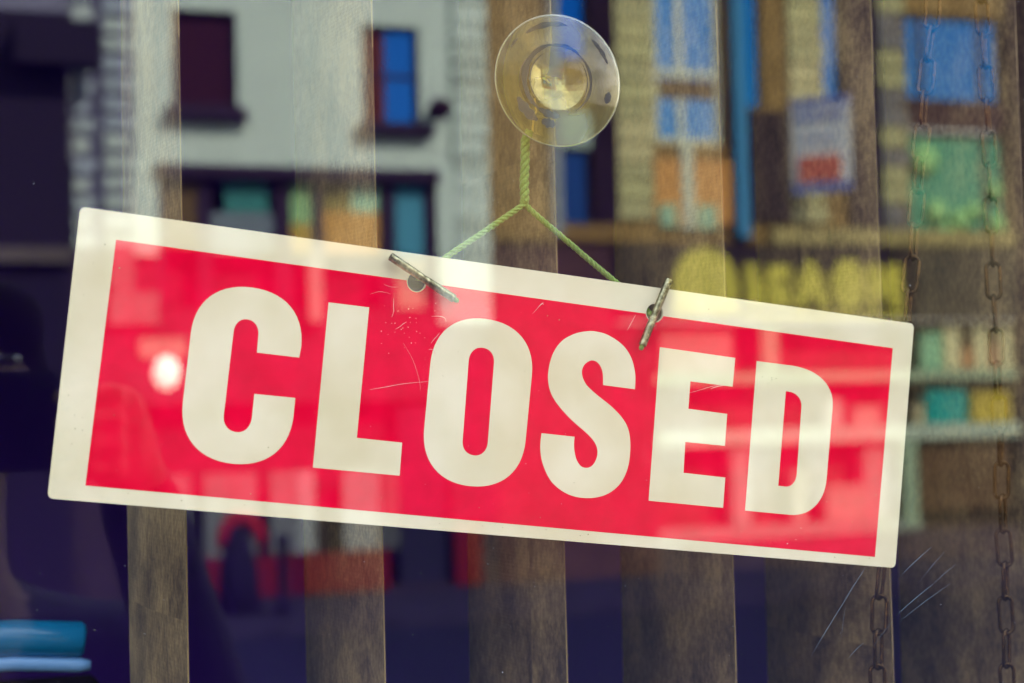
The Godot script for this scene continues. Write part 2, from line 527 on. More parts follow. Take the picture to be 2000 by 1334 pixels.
func build_stone_building() -> void:
	var b := thing("sandstone_building", Vector3.ZERO, "brown sandstone building with tall windows tinted for mirrored blue sky above a shop with shelves", "building")
	var brown := stone("brown sandstone", 0.25, 0.155, 0.055, 0.2, 1.5)
	var deep := stone("dark pier brick", 0.028, 0.016, 0.03, 0.2)
	var olive := [stone("olive stone a", 0.5, 0.48, 0.25, 0.12), stone("olive stone b", 0.44, 0.42, 0.23, 0.12), stone("olive stone c", 0.55, 0.5, 0.28, 0.12)]
	var frame := mat("maroon frame", 0.05, 0.02, 0.035, 0.5)
	var white := mat("white window paint", 0.55, 0.6, 0.5, 0.5)
	var blue := sky_tint_glass("sky tinted window glass", 0.015, 0.36, 1.0)
	var light_blue := sky_tint_glass("light sky tinted window glass", 0.06, 0.42, 1.0, 0.15)
	var WA := [6.9, 7.33, 4.42, 5.8]
	var WB := [6.9, 7.33, 2.3, 3.28]
	var WC := [8.2, 9.18, 3.4, 5.8]
	var WD := [9.5, 9.76, 3.9, 5.8]
	var WE := [10.65, 10.96, 3.4, 5.8]
	var WF := [11.91, 13.5, 2.2, 5.3]
	wall("wall", 5.98, 14.2, 2.12, 7.5, FAR + 0.02, FAR + 0.3, [WA, WB, WC, WD, WE, WF], brown, b)
	window(b, WA[0], WA[1], WA[2], WA[3], sky_tint_glass("deep sky tinted glass", 0.01, 0.2, 0.85), frame, [], [], 0.03)
	window(b, WB[0], WB[1], WB[2], WB[3], sky_tint_glass("navy glass", 0.02, 0.07, 0.26), frame, [], [], 0.03)
	front("downpipe", 6.77, 6.89, 2.2, 5.8, 0.1, 0.1, mat("grey pipe", 0.3, 0.33, 0.36), b)
	front("spandrel", 6.9, 7.33, 3.3, 3.75, 0.01, 0.05, mat("pale teal panel", 0.4, 0.5, 0.45), b)
	front("dark_pier", 7.34, 7.64, 2.15, 6.0, 0.05, 0.1, deep, b)
	quoins(b, 7.66, 8.2, 2.4, 6.0, 0.26, olive)
	var w := window(b, WC[0], WC[1], WC[2], WC[3], light_blue, white, [8.61], [4.33], 0.09)
	boxobj("lower_panel", Vector3(8.3, 4.0, FAR + 0.075), Vector3(9.1, 4.24, FAR + 0.1), mat("brown panel", 0.09, 0.05, 0.03), w)
	window(b, WD[0], WD[1], WD[2], WD[3], blue, frame, [], [], 0.02)
	front("white_post", 8.53, 8.68, 2.3, 3.4, 0.08, 0.1, white, b)
	front("orange_panel", 8.15, 8.52, 2.36, 3.18, 0.06, 0.08, mat("orange board", 0.62, 0.30, 0.09), b)
	front("orange_panel", 8.7, 9.22, 2.36, 3.18, 0.06, 0.08, mat("orange board", 0.62, 0.30, 0.09), b)
	front("green_panel", 8.2, 8.42, 2.32, 2.6, 0.1, 0.04, mat("mint board", 0.3, 0.5, 0.36), b)
	front("green_panel", 8.72, 8.98, 2.30, 2.6, 0.1, 0.04, mat("mint board", 0.3, 0.5, 0.36), b)
	front("blue_pipe", 9.29, 9.46, 2.2, 5.8, 0.1, 0.1, mat("blue pipe paint", 0.07, 0.26, 0.5), b)
	front("dark_pier", 9.24, 9.49, 2.15, 4.1, 0.03, 0.06, deep, b)
	front("dark_pier", 9.5, 10.1, 2.4, 3.86, 0.03, 0.06, deep, b)
	quoins(b, 10.12, 10.64, 2.4, 6.0, 0.26, olive)
	window(b, WE[0], WE[1], WE[2], WE[3], blue, frame, [], [4.0], 0.02)
	front("dark_pier", 10.98, 11.44, 2.15, 6.0, 0.05, 0.1, deep, b)
	quoins(b, 11.46, 11.9, 2.15, 6.0, 0.26, [olive[1], stone("grey stone", 0.2, 0.19, 0.2)])
	window(b, WF[0], WF[1], 3.76, 5.3, blue, frame, [12.2, 13.16], [5.28], 0.06)
	window(b, WF[0], WF[1], WF[2], 3.7, mat("tree tinted glass", 0.10, 0.36, 0.24, 0.2), frame, [13.16], [], 0.06)  # green of mirrored trees is put into the pane colour
	front("glazing_bar", 11.95, 13.46, 3.72, 4.12, 0.0, 0.06, frame, b)
	for s in [[12.35, 2.6, 0.17], [12.72, 2.5, 0.16], [12.95, 2.62, 0.14], [13.3, 2.9, 0.13], [13.3, 2.45, 0.15], [12.2, 3.3, 0.22], [12.5, 2.3, 0.13]]:
		var st := new_st()
		lathe(st, [Vector2(0, -0.06), Vector2(s[2] * 0.7, -0.04), Vector2(s[2], 0.0), Vector2(s[2] * 0.7, 0.04), Vector2(0, 0.06)], Vector3(s[0], s[1], FAR + 0.06), 14)
		obj("tree_reflection", st, mat("mirrored tree green", 0.32, 0.62, 0.26), b)  # pale blobs stand in for trees mirrored in the pane
	front("dark_pier", 13.52, 14.3, ROAD, 6.0, 0.06, 0.1, deep, b)
	front("string_course", 9.8, 13.5, 2.12, 2.34, 0.09, 0.15, stone("beige course", 0.34, 0.28, 0.12), b)
	front("string_course", 5.98, 8.3, 2.12, 2.34, 0.06, 0.15, brown, b)
	# fascia with raised yellow shapes
	front("fascia", 7.6, 11.88, 1.14, 2.1, 0.1, 0.3, mat("dark fascia", 0.035, 0.025, 0.03), b)
	front("fascia_end", 11.9, 13.5, 1.14, 2.1, 0.1, 0.3, stone("fascia stone", 0.08, 0.07, 0.055), b)
	var yellow := mat("yellow lettering", 0.62, 0.55, 0.09, 0.5)
	var dome := PackedVector2Array([Vector2(8.32, 1.2), Vector2(9.24, 1.2)])
	arc(dome, Vector2(9.24, 1.5), Vector2(9.24, 2.05), Vector2(8.78, 2.05)); arc(dome, Vector2(8.78, 2.05), Vector2(8.32, 2.05), Vector2(8.32, 1.5))
	var ds := new_st()
	prism(ds, dome, [], FAR - 0.15, FAR - 0.105)
	obj("yellow_emblem", ds, yellow, b)
	front("smear_band", 9.32, 11.66, 1.3, 1.76, 0.104, 0.02, mat("letter smear gold", 0.26, 0.225, 0.05), b)  # added band fills the gaps so the letters look smeared
	var shapes := [
		[V(9.34, 1.3), V(9.34, 1.86), V(9.50, 1.86), V(9.50, 1.62), V(9.60, 1.62), V(9.60, 1.3)],
		[V(9.66, 1.3), V(9.66, 1.84), V(9.98, 1.84), V(9.98, 1.68), V(9.84, 1.66), V(9.84, 1.56), V(9.96, 1.54), V(9.96, 1.3)],
		[V(10.02, 1.28), V(10.22, 1.9), V(10.34, 1.9), V(10.56, 1.28), V(10.40, 1.28), V(10.36, 1.42), V(10.22, 1.42), V(10.18, 1.28)],
		[V(10.62, 1.4), V(10.60, 1.7), V(10.72, 1.92), V(10.96, 1.92), V(11.06, 1.74), V(11.06, 1.44), V(10.96, 1.27), V(10.74, 1.26)],
		[V(11.12, 1.26), V(11.12, 1.86), V(11.30, 1.88), V(11.36, 1.66), V(11.44, 1.88), V(11.64, 1.84), V(11.64, 1.26), V(11.48, 1.26), V(11.46, 1.5), V(11.34, 1.36), V(11.26, 1.5), V(11.24, 1.26)]]
	for l in shapes:
		var ls := new_st()
		prism(ls, PackedVector2Array(l), [], FAR - 0.15, FAR - 0.105)
		obj("raised_letter", ls, yellow, b)
	front("fascia_rail", 9.3, 11.7, 1.15, 1.22, 0.13, 0.03, yellow, b)
	# shop window below
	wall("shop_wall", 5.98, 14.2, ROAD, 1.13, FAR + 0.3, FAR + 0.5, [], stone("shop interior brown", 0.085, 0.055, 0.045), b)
	front("side_panel", 5.98, 7.6, ROAD, 2.1, 0.0, 0.3, stone("side brick", 0.09, 0.045, 0.05), b)
	front("door_panel", 7.62, 8.1, ROAD, 1.1, 0.0, 0.3, stone("side brick", 0.09, 0.045, 0.05), b)
	var rail := mat("pale green rail", 0.30, 0.40, 0.28, 0.5)
	front("shelf", 8.1, 13.5, 0.33, 0.46, 0.02, 0.31, rail, b)
	front("shelf", 8.1, 13.5, -0.46, -0.26, 0.04, 0.33, mat("white rail", 0.40, 0.48, 0.40, 0.5), b)
	front("post", 11.64, 11.86, -1.6, -0.47, 0.03, 0.1, rail, b)
	front("post", 9.61, 9.84, 0.47, 1.12, 0.03, 0.1, rail, b)
	front("shelf", 8.1, 11.9, -1.66, -1.5, 0.02, 0.31, mat("dull rail", 0.24, 0.26, 0.24), b)
	front("stall_riser", 8.1, 13.5, ROAD, -1.68, 0.0, 0.3, stone("riser", 0.07, 0.05, 0.07), b)
	front("brown_panel", 11.88, 13.4, -1.42, -0.48, -0.1, 0.04, stone("brown board", 0.10, 0.055, 0.03), b)
	# goods on the shelves, each a thing of its own
	var goods := [["book", 12.02, 12.34, 0.465, 0.97, 0.26, 0.55, 0.34, "pale green book standing on the upper shelf nearest the post"],
		["box", 12.38, 12.62, 0.465, 1.06, 0.66, 0.62, 0.36, "cream box on the upper shelf beside the green book"],
		["box", 12.64, 12.84, 0.465, 0.76, 0.45, 0.22, 0.1, "short orange brown box between two cream boxes on the upper shelf"],
		["box", 12.86, 13.06, 0.465, 1.06, 0.66, 0.62, 0.36, "cream box on the upper shelf right of the orange brown box"],
		["box", 13.09, 13.24, 0.465, 0.8, 0.4, 0.2, 0.12, "thin rust brown box on the upper shelf"],
		["box", 13.27, 13.45, 0.465, 1.04, 0.62, 0.58, 0.34, "cream box at the far end of the upper shelf"],
		["tray", 12.07, 12.69, -0.255, 0.2, 0.0, 0.34, 0.32, "teal tray on the lower white shelf"],
		["tray", 12.79, 13.4, -0.255, 0.16, 0.55, 0.42, 0.06, "yellow tray on the lower white shelf"],
		["box", 11.9, 12.03, -0.255, 0.02, 0.55, 0.48, 0.3, "small cream box beside the teal tray"],
		["box", 10.55, 10.78, -0.255, 0.1, 0.5, 0.45, 0.4, "beige box alone on the lower white shelf"],
		["box", 10.95, 11.35, -0.255, 0.0, 0.42, 0.34, 0.28, "wide pink beige box on the lower white shelf"],
		["basket", 9.15, 9.42, -1.495, -0.5, 0.34, 0.33, 0.31, "tall pale basket on the bottom shelf below the first letter"],
		["basket", 10.02, 10.2, -1.495, -0.82, 0.36, 0.33, 0.28, "slim cream basket on the bottom shelf"],
		["basket", 10.5, 11.1, -1.495, -1.02, 0.36, 0.32, 0.27, "low wide cream basket on the bottom shelf"],
		["basket", 11.08, 11.4, -1.495, -0.56, 0.32, 0.29, 0.26, "greyish basket on the bottom shelf beside the pale post"],
		["box", 8.2, 9.2, 0.465, 0.98, 0.38, 0.26, 0.22, "long brown carton on the upper shelf"]]
	for gd in goods:
		var t := thing(gd[0], Vector3((gd[1] + gd[2]) / 2, gd[3], FAR + 0.12), gd[8], gd[0], "goods on the shop shelves")
		var hw: float = (gd[2] - gd[1]) / 2
		boxobj("body", Vector3(-hw, 0, -0.1), Vector3(hw, (gd[4] - gd[3]) * 0.8, 0.1), mat("goods %s %s %s" % [gd[5], gd[6], gd[7]], gd[5], gd[6], gd[7], 0.6), t, 0.01)
		boxobj("lid", Vector3(-hw - 0.004, (gd[4] - gd[3]) * 0.8 + 0.001, -0.104), Vector3(hw + 0.004, gd[4] - gd[3], 0.104), mat("goods lid %s %s %s" % [gd[5], gd[6], gd[7]], gd[5] * 0.85, gd[6] * 0.85, gd[7] * 0.85, 0.6), t, 0.01)

func build_dark_building() -> void:
	var b := thing("dark_building", Vector3.ZERO, "dark shopfront with a projecting box beside the white house", "building")
	var dark := mat("dark front paint", 0.02, 0.014, 0.035, 0.6)
	boxobj("wall", Vector3(-9, ROAD, FAR - 0.25), Vector3(1.0, 4.58, FAR + 0.3), dark, b)
	boxobj("upper_wall", Vector3(-9, 4.6, FAR), Vector3(1.28, 7.5, FAR + 0.3), stone("lavender render", 0.2, 0.2, 0.3, 0.1), b)
	boxobj("projecting_box", Vector3(0.4, 3.92, FAR - 0.6), Vector3(1.32, 4.4, FAR - 0.26), dark, b, 0.02)
	boxobj("ledge", Vector3(-9, 1.78, FAR - 0.4), Vector3(1.0, 1.94, FAR - 0.26), stone("ledge stone", 0.12, 0.1, 0.1), b)
	boxobj("door", Vector3(0.1, ROAD + 0.12, FAR - 0.28), Vector3(0.9, 1.6, FAR - 0.255), mat("dark door", 0.016, 0.012, 0.03, 0.4), b)

func build_street_things() -> void:
	# agent's board hung out from the stone building
	var s := thing("agents_board", Vector3(10.10, 2.76, FAR - 0.04), "white board with blue edges and a red patch projecting from the stone building", "sign")
	s.rotation.y = 0.85
	var wm := mat("board white", 0.72, 0.78, 0.88, 0.5)
	var bm := mat("board blue", 0.06, 0.16, 0.62, 0.5)
	boxobj("panel", Vector3(0.03, 0.13, -0.03), Vector3(0.80, 1.13, 0.03), wm, s, 0.004)
	boxobj("blue_border", Vector3(0.03, 1.131, -0.032), Vector3(0.80, 1.24, 0.032), bm, s)
	boxobj("blue_border", Vector3(0.03, 0.0, -0.032), Vector3(0.80, 0.129, 0.032), bm, s)
	boxobj("red_patch", Vector3(0.12, 0.15, -0.04), Vector3(0.68, 0.48, -0.031), mat("board red", 0.72, 0.07, 0.08, 0.5), s)
	for i in 4:
		boxobj("blue_mark", Vector3(0.10 + i * 0.17, 0.95, -0.038), Vector3(0.22 + i * 0.17, 1.05, -0.031), bm, s)
	for i in 2:
		boxobj("pale_mark", Vector3(0.22 + i * 0.22, 0.64, -0.038), Vector3(0.36 + i * 0.22, 0.74, -0.031), mat("board pale blue", 0.34, 0.44, 0.75, 0.5), s)
	boxobj("bracket", Vector3(-0.04, 0.2, -0.02), Vector3(0.028, 1.0, 0.02), mat("bracket iron", 0.03, 0.03, 0.04), s)
	# wall lamp; glowing globe added to make a sun glint
	var l := thing("wall_lamp", Vector3(5.29, 3.67, FAR - 0.02), "round dark wall lamp beside the white house's window", "lamp")
	var st := new_st()
	lathe(st, [Vector2(0, -0.34), Vector2(0.08, -0.33), Vector2(0.13, -0.27), Vector2(0.14, -0.2), Vector2(0.1, -0.12), Vector2(0, -0.1)], Vector3.ZERO, 24)
	obj("shade", st, mat("lamp iron", 0.03, 0.012, 0.03, 0.5), l, true)
	st = new_st()
	tube(st, [Vector3(0, 0, -0.12), Vector3(-0.02, 0.01, -0.05), Vector3(-0.1, 0.02, 0.0)], 0.02)
	obj("arm", st, mat("lamp iron", 0.03, 0.012, 0.03, 0.5), l, true)
	var g := thing("glint_globe", Vector3(2.02, 0.56, FAR - 0.25), "glowing white globe added as a sun glint on the ground floor of the white house", "lamp")
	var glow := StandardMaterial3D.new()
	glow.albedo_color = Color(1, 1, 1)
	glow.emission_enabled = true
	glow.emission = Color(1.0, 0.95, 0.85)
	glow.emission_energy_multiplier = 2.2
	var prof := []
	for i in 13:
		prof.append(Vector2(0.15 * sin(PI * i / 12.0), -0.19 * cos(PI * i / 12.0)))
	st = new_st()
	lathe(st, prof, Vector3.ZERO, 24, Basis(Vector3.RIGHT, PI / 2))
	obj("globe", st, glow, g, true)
	st = new_st()
	tube(st, [Vector3(0, 0.19, 0), Vector3(0, 0.25, 0.05), Vector3(0, 0.25, 0.26)], 0.02)
	obj("arm", st, mat("lamp iron", 0.03, 0.012, 0.03, 0.5), g, true)
	var om := OmniLight3D.new()  # added light that goes with the glint globe
	om.name = "glint_light"
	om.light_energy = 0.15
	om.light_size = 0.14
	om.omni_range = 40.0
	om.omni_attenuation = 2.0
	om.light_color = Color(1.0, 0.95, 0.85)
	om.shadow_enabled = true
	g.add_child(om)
	# litter bin under a red hood, bollard, added crate and globe
	var pz := 16.6
	var bin := thing("litter_bin", Vector3(2.6, ROAD + 0.11, pz), "dark tapering litter bin under a red rounded hood", "bin")
	st = new_st()
	lathe(st, [Vector2(0, 0.0), Vector2(0.24, 0.0), Vector2(0.2, 0.5), Vector2(0.1, 0.92), Vector2(0.0, 0.94)], Vector3.ZERO, 20, Basis(Vector3.RIGHT, -PI / 2))
	obj("body", st, mat("bin body", 0.012, 0.01, 0.03), bin)
	st = new_st()
	var hood := []
	for i in 9:
		var a := PI * 0.05 + PI * 0.9 * i / 8.0
		hood.append(Vector3(-cos(a) * 0.23 + 0.03, 0.62 + sin(a) * 0.4, 0.0))
	tube(st, hood, [0.03, 0.07, 0.07, 0.08, 0.08, 0.09, 0.09, 0.08, 0.04], 10)
	obj("hood", st, mat("hood red", 0.36, 0.015, 0.03, 0.4), bin, true)
	var bo := thing("bollard", Vector3(3.02, ROAD + 0.11, 16.3), "slim dark bollard at the kerb across the street", "bollard")
	st = new_st()
	lathe(st, [Vector2(0, 0), Vector2(0.09, 0.0), Vector2(0.085, 0.12), Vector2(0.06, 0.16), Vector2(0.055, 0.72), Vector2(0.075, 0.74), Vector2(0.07, 0.8), Vector2(0, 0.86)], Vector3.ZERO, 16, Basis(Vector3.RIGHT, -PI / 2))
	obj("shaft", st, mat("bollard iron", 0.012, 0.01, 0.03), bo)
	var sc := thing("red_glow_crate", Vector3(1.95, ROAD + 0.11, 16.9), "red crate added as a red glow on the far pavement with a white globe on it", "crate")  # added crate stands in for a red glow
	boxobj("body", Vector3(-0.2, 0, -0.15), Vector3(0.28, 0.34, 0.15), mat("crate red", 0.66, 0.06, 0.05, 0.5), sc, 0.05)
	var gb := thing("low_glint_globe", Vector3(1.9, ROAD + 0.45, 16.9), "white globe added as a glint, resting on the red crate", "ball")  # added ball stands in for a bright white glint
	st = new_st()
	var pr := []
	for i in 13:
		pr.append(Vector2(0.11 * sin(PI * i / 12.0), 0.11 - 0.11 * cos(PI * i / 12.0)))
	lathe(st, pr, Vector3.ZERO, 20, Basis(Vector3.RIGHT, -PI / 2))
	obj("shell", st, mat("globe white", 0.85, 0.85, 0.8, 0.2, 0.6), gb, true)

# ==================================================================== behind the glass
func build_blind() -> void:
	# woven strip: weave, vertical streaks and blotches
	var w := 256
	var h := 1024
	var im := Image.create(w, h, false, Image.FORMAT_RGB8)
	var hm := Image.create(w, h, false, Image.FORMAT_RGB8)
	var n1 := FastNoiseLite.new(); n1.seed = 5; n1.frequency = 0.03; n1.fractal_octaves = 4
	var n2 := FastNoiseLite.new(); n2.seed = 9; n2.frequency = 0.008; n2.fractal_octaves = 3
	var n3 := FastNoiseLite.new(); n3.seed = 21; n3.frequency = 0.25
	var n4 := FastNoiseLite.new(); n4.seed = 33; n4.frequency = 0.09; n4.fractal_octaves = 3
	for y in h:
		for x in w:
			var streak := n1.get_noise_2d(x * 1.6, y * 0.35)
			var blot := n2.get_noise_2d(x * 1.2, y * 0.8)
			var fine := n3.get_noise_2d(x * 1.8, y * 0.9)
			var weave := 0.5 + 0.25 * sin(x * PI / 2.0) + 0.25 * sin(y * PI / 2.0)
			var blot2 := n1.get_noise_2d(x * 0.9 + 400.0, y * 0.35)
			var mid := n4.get_noise_2d(x * 1.5, y * 0.75)
			var v := clampf(0.62 + 0.10 * streak + 0.55 * blot + 0.2 * fine + 0.3 * mid + 0.05 * (weave - 0.5) - 0.5 * maxf(0.0, blot2 - 0.16), 0.0, 1.0)
			var c := lin(0.045, 0.03, 0.025).lerp(lin(0.34, 0.25, 0.125), v)
			im.set_pixel(x, y, c)
			hm.set_pixel(x, y, Color(1, 1, 1) * (0.15 * weave + 0.5 * v))
	var m := StandardMaterial3D.new()
	m.albedo_texture = ImageTexture.create_from_image(im)
	m.heightmap_enabled = true
	m.heightmap_texture = ImageTexture.create_from_image(hm)
	m.heightmap_scale = 0.06
	m.roughness = 0.95
	m.metallic_specular = 0.2
	m.rim_enabled = true
	m.rim = 0.3
	m.cull_mode = BaseMaterial3D.CULL_DISABLED
	m.resource_name = "blind fabric"
	var wide := 0.1233
	var turn := 1.46441
	var top := 0.70
	var low := -0.60
	var rail := thing("blind_rail", Vector3(0.2, 0.72, -0.12), "white head rail from which the fabric blind strips hang", "rail")
	boxobj("track", Vector3(-0.42, 0.0, -0.03), Vector3(0.62, 0.04, 0.03), mat("rail white", 0.6, 0.6, 0.58, 0.4), rail, 0.004)
	var words := ["narrowest beige fabric blind strip, left of the sign's first letter", "beige fabric blind strip between the two house windows", "beige fabric blind strip behind the suction cup and knot", "broad brown fabric blind strip right of the suction cup", "broad brown fabric blind strip behind the yellow letters", "broad brown fabric blind strip behind both chains", "brown fabric blind strip behind the right chain at the picture's edge", "brown fabric blind strip beyond the right edge of the picture"]
	for i in 8:
		var x: float = -0.149306 + 0.0959939 * i
		var t := thing("blind_strip", Vector3(x, low, -0.06), words[i], "blind strip", "vertical fabric blind strips")
		var st := new_st()
		var dir := Vector3(-cos(turn), 0, -sin(turn))
		var nrm := Vector3(dir.z, 0, -dir.x)
		var cols := 6
		var rows := 40
		var grid := []
		var ph := rng.randf() * TAU
		for r in rows + 1:
			var row := []
			for c in cols + 1:
				var u := float(c) / cols
				var y := (top - low) * r / rows
				var bow := 0.0022 * (u - 0.0) * sin(y * 3.1 + ph) + 0.003 * sin(u * PI)
				row.append(dir * (u * wide) + nrm * bow + Vector3(0, y, 0))
			grid.append(row)
		var thick := nrm * 0.0004
		for r in rows:
			for c in cols:
				for s in [-1.0, 1.0]:
					var q := [[r, c], [r, c + 1], [r + 1, c + 1], [r + 1, c]]
					if s < 0: q.reverse()
					for k in [0, 1, 2, 0, 2, 3]:
						st.set_uv(Vector2(q[k][1] / float(cols) * 0.9 + i * 0.37, 1.0 - (q[k][0] / float(rows)) * 2.6 + i * 0.23))
						st.set_smooth_group(1 if s > 0 else 2)
						st.add_vertex(grid[q[k][0]][q[k][1]] + thick * s)
		st.set_smooth_group(-1)
		for r in rows:
			for c in [0, cols]:
				st.set_uv(Vector2(0.3, r / 40.0 * 2.6))
				quad(st, grid[r][c] - thick, grid[r + 1][c] - thick, grid[r + 1][c] + thick, grid[r][c] + thick)
		obj("cloth", st, m, t)
		# loose threads at the front edge
		var fz := new_st()
		for k in 50:
			var y := rng.randf() * (top - low) * 0.62 + (top - low) * 0.3
			var a := Vector3(0, y, 0)
			var b := a + Vector3(rng.randf_range(0.0001, 0.0011), rng.randf_range(-0.001, 0.001), rng.randf_range(-0.0004, 0.0006))
			tube(fz, [a, a.lerp(b, 0.6) + Vector3(0, rng.randf_range(-0.0003, 0.0003), 0), b], 0.00008, 3)
		tag(obj("loose_threads", fz, mat("thread", 0.42, 0.34, 0.18), t), "", "", "", "stuff")
		boxobj("hanger", Vector3(-0.02, top - low, -0.066), Vector3(0.004, top - low + 0.02, -0.054), mat("rail white", 0.6, 0.6, 0.58, 0.4), t)
	# dark stand and glossy blue roll, bottom left
	var p := thing("display_plinth", Vector3(-0.3, -1.7, -0.36), "dark plinth below the blue roll at the left", "plinth")
	boxobj("body", Vector3(-0.2, 0, -0.1), Vector3(0.14, 1.52, 0.12), mat("plinth", 0.02, 0.015, 0.03, 0.6), p, 0.004)
	var r := thing("blue_roll", Vector3(-0.2, -0.1775, -0.31), "glossy blue roll with a pale lower band at the bottom left", "roll")
	var st2 := new_st()
	tube(st2, [Vector3(-0.25, 0.0450, 0), Vector3(-0.02, 0.0440, 0), Vector3(0.019, 0.0405, 0), Vector3(0.0215, 0.0402, 0)], [0.0112, 0.0112, 0.0112, 0.0092], 28)
	obj("blue_wrap", st2, mat("blue wrap", 0.0, 0.22, 0.46, 0.25, 0.6), r, true)
	st2 = new_st()
	tube(st2, [Vector3(-0.25, 0.0305, 0.004), Vector3(-0.02, 0.0292, 0.004), Vector3(0.018, 0.0256, 0.004), Vector3(0.0245, 0.0250, 0.004)], [0.0045, 0.0045, 0.0045, 0.003], 14)
	obj("pale_band", st2, mat("pale blue band", 0.22, 0.48, 0.85, 0.3, 0.6), r, true)

func ellipse(c: Vector2, r: float, n := 28) -> PackedVector2Array:
	var p := PackedVector2Array()
	for i in n:
		p.append(c + Vector2(cos(TAU * i / n), sin(TAU * i / n)) * r)
	return p

func V(x: float, y: float) -> Vector2:
	return Vector2(x, y)

func letter_shapes() -> Array:
	var out := []
	# C
	var p := PackedVector2Array()
	arc(p, V(-132.5, 37.6), V(-107.3, 37.6), V(-107.3, 13.5), 0.62)
	p.append(V(-107.7, 8.8)); p.append(V(-127.0, 8.8))
	arc(p, V(-127.2, 16.6), V(-127.3, 23.1), V(-133.0, 23.1)); arc(p, V(-133.0, 23.1), V(-138.4, 23.1), V(-138.4, 16.6))
	arc(p, V(-138.6, -20.5), V(-138.6, -27.5), V(-132.1, -27.5)); arc(p, V(-132.1, -27.5), V(-126.0, -27.5), V(-126.0, -20.0))
	p.append(V(-126.1, -9.7)); p.append(V(-107.5, -9.5))
	arc(p, V(-107.4, -17.5), V(-107.4, -41.6), V(-132.0, -41.6), 0.62); arc(p, V(-132.0, -41.6), V(-157.1, -41.6), V(-157.1, -17.0), 0.62)
	arc(p, V(-157.1, 14.0), V(-156.9, 37.6), V(-132.5, 37.6), 0.62)
	out.append([p, []])
	# L
	out.append([PackedVector2Array([V(-97.0, 35.4), V(-77.9, 35.5), V(-77.3, -24.55), V(-55.8, -24.6), V(-55.4, -39.8), V(-96.1, -39.9)]), []])
	# O
	p = PackedVector2Array()
	arc(p, V(-21.5, 37.2), V(4.1, 37.2), V(4.1, 13.5), 0.62); arc(p, V(4.1, -17.5), V(4.1, -41.5), V(-20.8, -41.5), 0.62)
	arc(p, V(-20.8, -41.5), V(-46.0, -41.5), V(-46.0, -17.0), 0.62); arc(p, V(-46.2, 13.0), V(-46.2, 37.2), V(-21.5, 37.2), 0.62)
	var q := PackedVector2Array()
	arc(q, V(-21.6, 23.5), V(-15.3, 23.5), V(-15.3, 16.8)); arc(q, V(-14.5, -20.4), V(-14.5, -27.1), V(-20.6, -27.1))
	arc(q, V(-20.6, -27.1), V(-26.9, -27.1), V(-26.9, -20.5)); arc(q, V(-27.8, 16.6), V(-27.8, 23.5), V(-21.6, 23.5))
	out.append([p, [q]])
	# S
	p = PackedVector2Array()
	smooth_run(p, [V(57.5, 12.6), V(56.9, 20.0), V(54.2, 27.4), V(49.0, 33.2), V(41.2, 37.0), V(35.0, 38.0), V(30.0, 37.6), V(23.7, 35.6), V(17.4, 31.2), V(13.4, 24.0), V(12.2, 14.6), V(14.1, 6.9), V(18.5, 1.0), V(25.9, -5.3), V(35.3, -11.6), V(39.6, -15.7), V(41.1, -19.8), V(40.4, -23.9), V(38.5, -26.6), V(35.7, -27.6), V(32.8, -26.7), V(30.3, -23.4), V(28.8, -18.2), V(28.6, -13.4)])
	smooth_run(p, [V(11.7, -13.4), V(11.8, -20.5), V(13.9, -28.0), V(19.3, -36.0), V(28.0, -40.9), V(37.7, -41.9), V(47.2, -39.5), V(54.0, -33.8), V(57.4, -25.8), V(57.9, -16.2), V(56.3, -7.9), V(52.6, -2.3), V(46.1, 3.0), V(37.2, 8.3), V(31.6, 12.6), V(29.3, 17.4), V(30.2, 21.4), V(33.6, 23.9), V(37.2, 23.0), V(39.8, 19.2), V(40.8, 12.8)])
	out.append([p, []])
	# E
	out.append([PackedVector2Array([V(68.6, 34.5), V(109.7, 34.0), V(109.6, 19.6), V(86.5, 19.7), V(86.7, 6.2), V(107.9, 5.9), V(108.1, -9.9), V(86.6, -10.1), V(87.1, -25.2), V(109.8, -25.4), V(110.0, -40.3), V(69.9, -40.3)]), []])
	# D
	p = PackedVector2Array([V(121.6, 33.8)])
	arc(p, V(141.5, 33.8), V(166.4, 33.2), V(166.4, 15.5), 0.62); arc(p, V(166.2, -20.5), V(166.2, -40.6), V(147.0, -40.6), 0.6)
	p.append(V(122.1, -40.6))
	q = PackedVector2Array([V(139.2, 20.6)])
	arc(q, V(141.5, 20.6), V(148.7, 20.0), V(148.7, 13.5)); arc(q, V(149.1, -20.0), V(149.1, -26.8), V(143.2, -26.8))
	q.append(V(139.3, -26.8))
	out.append([p, [q]])
	return out

